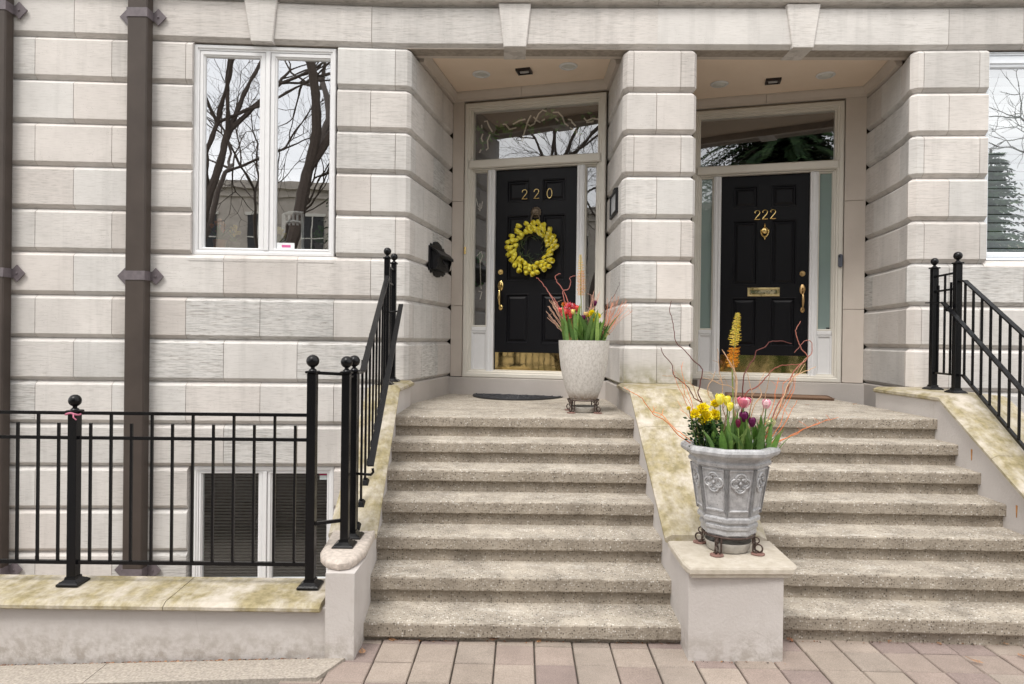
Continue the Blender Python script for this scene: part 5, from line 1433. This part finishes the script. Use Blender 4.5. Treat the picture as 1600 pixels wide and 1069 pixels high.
for i in range(9):
    x = prnd.uniform(922, 938); y = prnd.uniform(448, 470)
    W1('pale pink twig standing up behind the yellow cluster', [(prnd.uniform(914, 926), 532), (prnd.uniform(916, 924), 495), (lerp(920, x, .6), y + 20), (x, y)], prnd.uniform(-.05, .1), shade((.62, .36, .28), prnd.uniform(.85, 1.2)), 'pale pink twigs at the middle of the tall planter', .0042, .003, 1)
for i in range(26):
    x = prnd.uniform(882, 905); b = B1(prnd.uniform(886, 905), prnd.uniform(-.18, 0)); 
    if i == 0: fs = thing('bronze_grass', 'tuft of fine bronze green stems at the left front of the tall planter', 'grass tuft', b); fm = MB()
    e = at_y(x, prnd.uniform(492, 512), Y1 - .1); fm.cur = shade((.34, .22, .06), prnd.uniform(.6, 1.3)); fm.tube([b, lerp(b, e, .5) + Vector((prnd.uniform(-.01, .01), 0, 0)), e], [.003, .0025, .0015], 4)
fm.build('grass_blades', TWIG, fs)

# ------------------------------------------------------------------ wreath
wc = lo1.P(lo1.U(832, 388), w01 + .045, lo1.zz(832, 388)); RW = .228
wt = thing('wreath', 'round wreath of yellow tulips hanging on the black door 220', 'wreath', wc)
def wp(r, a, w=0.0): return wc + lo1.u * (r * math.cos(a)) + Vector((0, 0, r * math.sin(a))) + lo1.n * w
m = MB()
for i in range(34):
    a0_ = prnd.uniform(0, 2 * PI); rr = RW * prnd.uniform(.66, .98); w = prnd.uniform(-.02, .03); m.cur = prnd.choice([(.05, .035, .02), (.035, .05, .02), (.03, .04, .025)])
    m.tube([wp(rr * (1 + .06 * math.sin(3 * q + i)), a0_ + q, w + .01 * math.sin(5 * q + i)) for q in [j * .16 for j in range(11)]], .0035, 4)
m.build('twig_ring', TWIG, wt)
m = MB()
for i in range(50):
    a = prnd.uniform(0, 2 * PI); r0 = RW * prnd.uniform(.5, .85); s_ = prnd.choice((-1, 1, 1)); m.cur = prnd.choice([(.06, .12, .04), (.10, .16, .06), (.04, .08, .03), (.16, .18, .08)])
    r1 = r0 + prnd.uniform(-.10, .07) if i % 7 else RW * prnd.uniform(1.1, 1.5); da = -s_ * prnd.uniform(.4, .8)
    m.tube([wp(r0, a, .01), wp((r0 + r1) / 2, a + da * .5, .03), wp(r1, a + da, .02)], [.003, .0028, .001], 4)
m.build('leaf_stems', PLANT, wt)
WY = [(.93, .80, .05), (.95, .86, .12), (.90, .73, .03), (.95, .88, .26)]
hp = MB(); petals(hp, (0, 0, 0), .026, .060, WY, 0, 6); hp2 = MB(); petals(hp2, (0, 0, 0), .028, .052, WY, .3, 6)
protos = []
cl = []
for i in range(72):
    a = 2 * PI * i / 72 + prnd.uniform(-.05, .05); k = i % 3
    r = RW * (.84, 1.02, 1.22)[k] + prnd.uniform(-.015, .015)
    if prnd.random() < .04: continue
    cl.append((a, r))
for i, (a, r) in enumerate(cl):
    p = wp(r, a, prnd.uniform(.02, .055)); swirl = a + .85
    ax = (lo1.u * math.cos(swirl) + Vector((0, 0, math.sin(swirl))) + lo1.n * prnd.uniform(.2, .8)).normalized()
    if i < 2:
        m = MB(); petals(m, (0, 0, 0), (.030, .033)[i], (.082, .070)[i], WY, (0, .3)[i], 6)
        me_o = m.build('tulip_head', PLANT, None, smooth=True); protos.append(me_o)
    o = protos[i] if i < 2 else protos[i % 2].copy()
    if i >= 2: col.objects.link(o)
    o.parent = wt; o.location = p - wc; o.rotation_euler = ax.to_track_quat('Z', 'Y').to_euler()

# ------------------------------------------------------------------ garland behind the transom of 220, ornament behind the sidelight
CREAMR = simple('cream_ribbon', (.75, .70, .60), .5)
gt = thing('ribbon_garland', 'ivy garland with curled cream ribbon behind the transom window of door 220', 'garland', lo1.P(.6, -.16, 4.4))
def gp(px, py, w=-.085): 
    A_ = lo1.P(0, w, 0); B__ = lo1.P(1.5, w, 0); return at_line(px, py, A_, B__)
def o1(v, u): return (700 + v / 5.714, 120 + u / 5.714)
for st_ in ([(325, 400), (350, 395), (365, 440), (395, 490)], [(300, 430), (303, 460)], [(310, 510), (298, 550), (310, 580)], [(375, 515), (352, 570), (358, 640), (340, 655)], [(490, 425), (515, 425), (550, 470), (610, 455)], [(580, 425), (640, 390), (690, 380)], [(740, 345), (715, 390), (690, 470), (660, 575)], [(700, 415), (735, 440), (770, 420), (810, 330), (845, 298), (880, 310)], [(765, 360), (800, 395), (825, 408)], [(835, 395), (865, 380)], [(935, 318), (985, 318), (1020, 355), (1045, 420), (1075, 440)], [(960, 370), (985, 395)], [(1070, 380), (1100, 385), (1110, 410), (1140, 440)], [(1090, 455), (1125, 480), (1150, 460)], [(1145, 480), (1150, 540), (1185, 510)], [(1215, 370), (1240, 395), (1290, 370), (1350, 380)], [(1235, 408), (1300, 400)], [(280, 680), (295, 650)]):
    m = MB(); m.tube([gp(*o1(a, b)) for a, b in st_], .010, 5); m.build('ribbon', CREAMR, gt, smooth=True)
m = MB()
for cx_, cy_, n in ((480, 460, 16), (640, 430, 16), (905, 355, 16), (1005, 430, 12), (400, 540, 12), (1235, 350, 6), (310, 620, 8), (770, 480, 8), (285, 480, 8), (560, 480, 8), (1150, 500, 6)):
    for i in range(n):
        p = gp(*o1(cx_ + prnd.gauss(0, 26), cy_ + prnd.gauss(0, 24)), w=-.095); a = prnd.uniform(0, 2 * PI); l = prnd.uniform(.025, .05); d = lo1.u * math.cos(a) + Vector((0, 0, math.sin(a))); s = lo1.u * -math.sin(a) + Vector((0, 0, math.cos(a))); m.cur = prnd.choice([(.10, .26, .05), (.06, .17, .04), (.14, .30, .07)])
        m.quad(p - d * l * .3, p + s * l * .5 + lo1.n * .01, p + d * l, p - s * l * .5 + lo1.n * .01)
m.build('ivy_leaves', PLANT, gt)
ot = thing('hanging_ornament', 'curled white ribbon with green leaves hanging behind the left sidelight of door 220', 'ornament', lo1.P(.18, -.13, 3.0))
def sp_(x, y): A_ = lo1.P(0, -.13, 0); B__ = lo1.P(1.5, -.13, 0); return at_line(x, y, A_, B__)
m = MB()
for st_ in ([(745, 400), (752, 393), (754, 400), (750, 412)], [(750, 405), (751, 440), (752, 452)], [(748, 455), (753, 456), (750, 468)], [(744, 310), (747, 322), (752, 326), (754, 315)], [(747, 325), (750, 330), (750, 318)]): m.tube([sp_(*q) for q in st_], .006, 5)
m.build('ribbon', CREAMR, ot, smooth=True)
m = MB()
for i in range(26):
    p = sp_(prnd.uniform(744, 756), prnd.choice((402, 408, 446)) + prnd.gauss(0, 3)); m.cur = (.07, .18, .06); a = prnd.uniform(0, 6); d = lo1.u * math.cos(a) + Vector((0, 0, math.sin(a))); s = lo1.u * -math.sin(a) + Vector((0, 0, math.cos(a))); m.quad(p, p + d * .02 + s * .012, p + d * .045, p + d * .02 - s * .012)
m.build('leaves', PLANT, ot)

# ------------------------------------------------------------------ inside the left window: chair, potted flowers
def ip(px, py, Y): return at_y(px, py, Y)
ch = thing('dining_chair', 'white slat backed chair standing behind the right pane of the left window', 'chair', ip(459, 385, 7.7))
m = MB(); YC = 7.7
pts = [ip(443, 336, YC), ip(452, 333, YC), ip(462, 332.5, YC), ip(474, 334, YC)]
m.tube(pts, .022, 8); m.build('top_rail', WHITE, ch, smooth=True)
for x in (445, 452, 458.5, 465, 472): 
    m = MB(); m.bar(ip(x, 335, YC), ip(x, 352, YC), .022); m.build('slat', WHITE, ch)
m = MB(); m.tube([ip(442, 349, YC), ip(458, 346, YC), ip(475, 349, YC)], .018, 8); m.build('cross_rail', WHITE, ch, smooth=True)
for x in (443.5, 473.5):
    m = MB(); p_ = ip(x, 335, YC); m.bar(p_, (p_.x, p_.y, 1.42), .034); m.build('leg', WHITE, ch)
a_, b__ = ip(442, 385, YC), ip(475, 385, YC); m = MB(); m.box(a_.x, b__.x, YC, YC + .42, 1.86, 1.90, .01); m.build('seat', simple('dark_seat', (.03, .05, .09), .6), ch)
tb = thing('window_table', 'low dark table behind the left window carrying the flower pots', 'table', (-2.6, 7.5, 1.42))
tz = at_y(380, 388, 7.35).z - .03
m = MB(); m.box(-3.35, -1.72, 7.18, 7.5, tz - .04, tz, .006); m.build('table_top', simple('dark_wood', (.05, .03, .02), .4), tb)
for x in (-3.3, -1.78):
    for y in (7.22, 7.46):
        m = MB(); m.bar((x, y, 1.41), (x, y, tz - .04), .04); m.build('leg', simple('dark_wood_leg', (.05, .03, .02), .4), tb)
def house_plant(label, px, py, potc, flc, r=.05, n=26):
    c = at_y(px, py, 7.33); c.z = tz; t = thing('potted_plant', label, 'pot plant', c)
    m = MB(); m.lathe([(.001, c.z), (r * .7, c.z), (r, c.z + r * 1.5), (r * .9, c.z + r * 1.5), (r * .85, c.z + r * 1.3), (.001, c.z + r * 1.3)], (c.x, c.y, 0), 18); m.build('pot', simple('glazed_pot', potc, .4), t, smooth=True)
    m = MB()
    for i in range(n):
        a = prnd.uniform(0, 6.28); m.cur = shade((.10, .22, .05), prnd.uniform(.7, 1.4)); blade(m, (c.x, c.y, c.z + r * 1.2), (math.cos(a), math.sin(a), 0), r * prnd.uniform(1.5, 3.4), r * .35, prnd.uniform(.2, .9), .6, m.cur, 5)
    m.build('leaves', PLANT, t)
    m = MB()
    for i in range(12):
        a = prnd.uniform(0, 6.28); rr = r * prnd.uniform(0, 1.3); p = Vector((c.x + rr * math.cos(a), c.y + rr * math.sin(a), c.z + r * prnd.uniform(2.4, 4.2))); petals(m, p, r * .3, r * .6, [flc, shade(flc, .85)], .6, 5)
    m.build('flowers', PLANT, t)
house_plant('orange pot with green leaves behind the left pane of the left window', 343, 385, (.55, .20, .08), (.75, .25, .08), .075)
house_plant('yellow flowering plant behind the left pane of the left window', 366, 386, (.15, .12, .1), (.85, .65, .12), .06)
house_plant('white and yellow flowering plant behind the right pane of the left window', 436, 386, (.4, .38, .35), (.85, .75, .35), .06)
house_plant('green leafy plant behind the lower right corner of the left window', 500, 386, (.12, .10, .09), (.10, .22, .06), .06, 60)

# ------------------------------------------------------------------ fallen leaves
LEAFB = attr_mat('dry_leaf', .7, .2, 40)
def oak_leaf(label, p, s, rot, c, group=None, lift=.004):
    t = thing('fallen_leaf', label, 'leaf', (p.x, p.y, p.z + lift), group); m = MB(); m.cur = c; q = prnd.random() * 6
    out = [(0, -1), (.12, -.7), (.42, -.72), (.25, -.38), (.62, -.30), (.34, -.02), (.66, .20), (.30, .38), (.40, .68), (.12, .70), (0, 1), (-.12, .70), (-.40, .68), (-.30, .38), (-.66, .20), (-.34, -.02), (-.62, -.30), (-.25, -.38), (-.42, -.72), (-.12, -.7)]
    def v(x, y, up=0):
        X, Y = x * math.cos(rot) - y * math.sin(rot), x * math.sin(rot) + y * math.cos(rot)
        return Vector((p.x + X * s, p.y + Y * s, p.z + lift + .002 + s * (.35 * x * x + .16 * y * y) + s * .06 * math.sin(5 * x + q) + up))
    n = len(out)
    for i in range(n):
        a, b = out[i], out[(i + 1) % n]; m.quad(v(0, (a[1] + b[1]) / 2 * .9), v(*a), v(*b))
    m.build('leaf_blade', LEAFB, t)
    m = MB(); m.cur = shade(c, .6); m.tube([v(0, -1.5, .002), v(0, -.9, .003), v(0, .7, .003)], [.0016, .0016, .0008], 4); m.build('leaf_stalk', LEAFB, t)
LB = [(.42, .18, .07), (.50, .26, .12), (.36, .14, .06), (.30, .14, .08)]
for lbl, px, py, z, s in (('curled brown oak leaf on the paving at the foot of the left pedestal', 566, 1020, .004, .036), ('brown oak leaf lying against the lowest left step', 612, 1001, .004, .028), ('brown leaf on the paving below the middle of the left steps', 770, 1001, .004, .030), ('dry leaf on the paving near the centre of the left steps', 842, 1004, .004, .024),
        ('brown oak leaf beside the right foot of the middle pedestal', 1234, 1001, .004, .034), ('large brown oak leaf on the pavers right of the middle pedestal', 1527, 1036, .004, .040), ('brown oak leaf tucked against the lowest right step near the right edge', 1570, 1006, .004, .044), ('brown leaf on the paving against the right steps, small', 1390, 1003, .004, .020), ('dry leaf at the extreme right edge of the paving', 1597, 1027, .004, .034), ('brown leaf against the lowest right step, midway along', 1467, 1007, .004, .022),
        ('brown leaf lying on the fourth step down, beside the left wall', 611, 764, 0, .034), ('small brown leaf on the left landing near the porch wall', 651, 627, 1.194, .022), ('small brown leaf on the right landing below the coir mat', 1335, 633, 1.243, .030), ('tiny leaf on the right landing by the urn twigs', 1262, 634, 1.243, .018)):
    if z == 0: z = 1.192 - .179 * 3 + .002
    oak_leaf(lbl, at_z(px, py, z), s, prnd.uniform(0, 6.28), prnd.choice(LB))
lm = MB()
for i in range(420):
    x = prnd.uniform(-3.0, -1.15) if i % 3 else prnd.uniform(-2.4, -1.3); y = 3.955 - abs(prnd.gauss(0, .016)); z = -.035 * (-.9 - x) + .004
    a = prnd.uniform(0, 6.28); s = prnd.uniform(.004, .014); lm.cur = shade(prnd.choice(LB + [(.10, .07, .05), (.06, .05, .04)]), prnd.uniform(.4, 1.0)); d = Vector((math.cos(a), math.sin(a), prnd.uniform(-.2, .5))) * s; e = Vector((-math.sin(a), math.cos(a), prnd.uniform(0, .3))) * s * .6; p = Vector((x, y, z))
    lm.quad(p - d, p + e, p + d, p - e)
for i in range(260):
    x = prnd.uniform(-.88, 5); y = (4.19 if x < 1.05 else 4.24) - abs(prnd.gauss(0, .012)) if not (1.04 < x < 1.64) else 3.955 - abs(prnd.gauss(0, .01)); a = prnd.uniform(0, 6.28); s = prnd.uniform(.003, .009); lm.cur = shade(prnd.choice(LB + [(.10, .07, .05), (.06, .05, .04)]), prnd.uniform(.3, .9)); d = Vector((math.cos(a), math.sin(a), .3)) * s; e = Vector((-math.sin(a), math.cos(a), .2)) * s * .6; p = Vector((x, y, .006)); lm.quad(p - d, p + e, p + d, p - e)
tag(lm.build('leaf_litter', LEAFB), 'dry brown leaf litter gathered in the gap along the foot of the walls', 'leaf litter', kind='stuff')

# ------------------------------------------------------------------ across the street (seen mirrored in the panes)
def bare_tree(label, base, h, r, lean, seed, trunkf=.42):
    rr = random.Random(seed); t = thing('bare_tree', label, 'tree', base, 'bare street trees behind the camera'); tr = MB(); br = MB()
    def grow(p, d, l, rad, lev):
        n = 4 if lev < 3 else 3; pts = [p.copy()]; q = p.copy(); dd = d.copy()
        for i in range(n):
            dd = (dd + Vector((rr.gauss(0, .16), rr.gauss(0, .16), rr.gauss(0, .10) + .05))).normalized(); q = q + dd * (l / n); pts.append(q.copy())
        (tr if lev < 2 else br).tube(pts, [lerp(rad, rad * .62, i / n) for i in range(n + 1)], 8 if lev < 2 else (5 if lev < 4 else 3), False)
        if lev >= 6: return
        k = 3
        for i in range(k):
            a = rr.uniform(0, 2 * PI) if i else rr.uniform(0, 2 * PI); s = dd.orthogonal().normalized(); s = s * math.cos(a) + dd.cross(s) * math.sin(a)
            nd = (dd + s * rr.uniform(.45, 1.0)).normalized(); b = pts[-1] if i < 2 or lev < 2 else pts[rr.randint(1, n)]
            grow(b, nd, l * rr.uniform(.60, .85), rad * .62 * rr.uniform(.7, 1.0) if i else rad * .62, lev + 1)
    grow(Vector(base), Vector((lean[0], lean[1], 1)).normalized(), h * trunkf, r, 0)
    tr.build('trunk', BARK, t, smooth=True); br.build('crown', BARK, t)
def conifer(label, base, h, rad, seed, skirt=.8):
    rr = random.Random(seed); t = thing('conifer', label, 'tree', base, 'dark conifers behind the camera'); m = MB(); b = Vector(base); m.tube([b, b + Vector((0, 0, h))], [.22, .03], 8); m.build('trunk', BARK, t)
    m = MB(); z = skirt
    while z < h - .2:
        f = 1 - z / h; R_ = rad * (f ** .8) + .2; k = int(10 + R_ * 4)
        for i in range(k):
            a = rr.uniform(0, 2 * PI); l = R_ * rr.uniform(.65, 1.1); d = Vector((math.cos(a), math.sin(a), 0)); s = Vector((-d.y, d.x, 0)); n = max(5, int(l / .14))
            for j in range(n):
                u = (j + .5) / n; p = b + Vector((0, 0, z - .35 * l * u * u + .1 * u)) + d * l * u; w = .34 * (1 - u * .6) * rr.uniform(.6, 1.2)
                m.cur = shade(rr.choice([(.020, .045, .018), (.030, .065, .022), (.05, .09, .03)]), rr.uniform(.6, 1.3))
                for sg in (-1, 1):
                    e = p + s * sg * w + d * w * .6 + Vector((0, 0, -.12 * rr.random())); m.quad(p, p + s * sg * w * .5 + d * w * .05 + Vector((0, 0, .02)), e, p + s * sg * w * .35 + d * w * .5 - Vector((0, 0, .05)))
        z += .22
    m.build('crown', NEEDLE, t)
bare_tree('bare tree with a straight dark trunk forking high, across the street', (-6.15, -8.5, -.11), 15, .27, (.0, 0), 4, .50)
bare_tree('bare leaning tree with a bent limb, across the street', (-7.5, -9.2, -.11), 14, .24, (-.38, .05), 9, .36)
bare_tree('bare tree with a dense crown, farthest left across the street', (-13.5, -11, -.11), 15, .24, (-.05, 0), 15, .30)
bare_tree('bare tree behind the two nearest conifers across the street', (7.5, -12, -.11), 14, .22, (.05, 0), 23, .33)
bare_tree('bare tree at the far right across the street', (17.5, -10, -.11), 13, .20, (-.1, 0), 31, .33)
bare_tree('slim bare tree between the first two across the street', (-8.0, -13, -.11), 13, .16, (-.1, 0), 41, .33)
conifer('tall dark conifer opposite door 222', (.6, -9.8, -.11), 17, 7.0, 2, 2.4)
conifer('dark conifer beside the straight trunk across the street', (-3.6, -10.5, -.11), 10.5, 3.0, 3)
conifer('dark conifer opposite the right window', (14.2, -9.5, -.11), 8.5, 3.4, 5)
ob_ = thing('building', 'pale stone building with cornice and dark windows across the street', 'building', (0, -22, -.1))
m = MB(); m.box(-26, -1.5, -26, -22, -.1, 9.5); m.box(-26.3, -1.2, -26.3, -21.6, 9.5, 9.9); m.box(-26.1, -1.4, -26, -21.85, 9.1, 9.5); m.box(-26.1, -1.4, -26, -21.9, 4.7, 4.95); m.build('wall', simple('opposite_stone', (.50, .45, .40), .9, var=.15, vs=2), ob_)
for i in range(9):
    for z in (1.2, 5.9):
        x = -24.5 + i * 2.7; w = MB(); w.box(x, x + 1.1, -21.99, -21.93, z, z + 2.3); o = w.build('window', BLACK, ob_)
        w = MB(); w.box(x - .12, x + 1.22, -21.98, -21.88, z - .12, z); w.box(x - .12, x + 1.22, -21.98, -21.88, z + 2.3, z + 2.45); w.box(x + .52, x + .58, -21.95, -21.90, z, z + 2.3); w.box(x, x + 1.1, -21.95, -21.90, z + 1.1, z + 1.16); w.build('frame', WARMWHITE, o)
ob2 = thing('building', 'added cream building with dark windows, opposite door 222, mirrored bright in its kick plate', 'building', (14, -21, -.1))  # unseen building, added to give the kick plate a bright reflection
m = MB(); m.box(1, 30, -25, -21, -.1, 6.4); m.box(.7, 30.3, -25.3, -20.6, 6.4, 6.8); m.build('wall', simple('cream_render', (.58, .50, .40), .9, var=.12, vs=2), ob2)
for i in range(9):
    for z in (.9, 3.9):
        x = 2.4 + i * 3.0; w = MB(); w.box(x, x + 1.3, -20.99, -20.93, z, z + 1.7); o = w.build('window', BLACK, ob2)
        w = MB(); w.box(x - .1, x + 1.4, -20.98, -20.88, z - .12, z); w.box(x + .6, x + .68, -20.95, -20.90, z, z + 1.7); w.build('frame', WARMWHITE, o)
gm = MB(); gm.box(-60, 60, -30, -6.5, -.12, -.05); tag(gm.build('lawn', simple('lawn_grass', (.14, .14, .07), 1, var=.4, vs=3)), kind='structure')
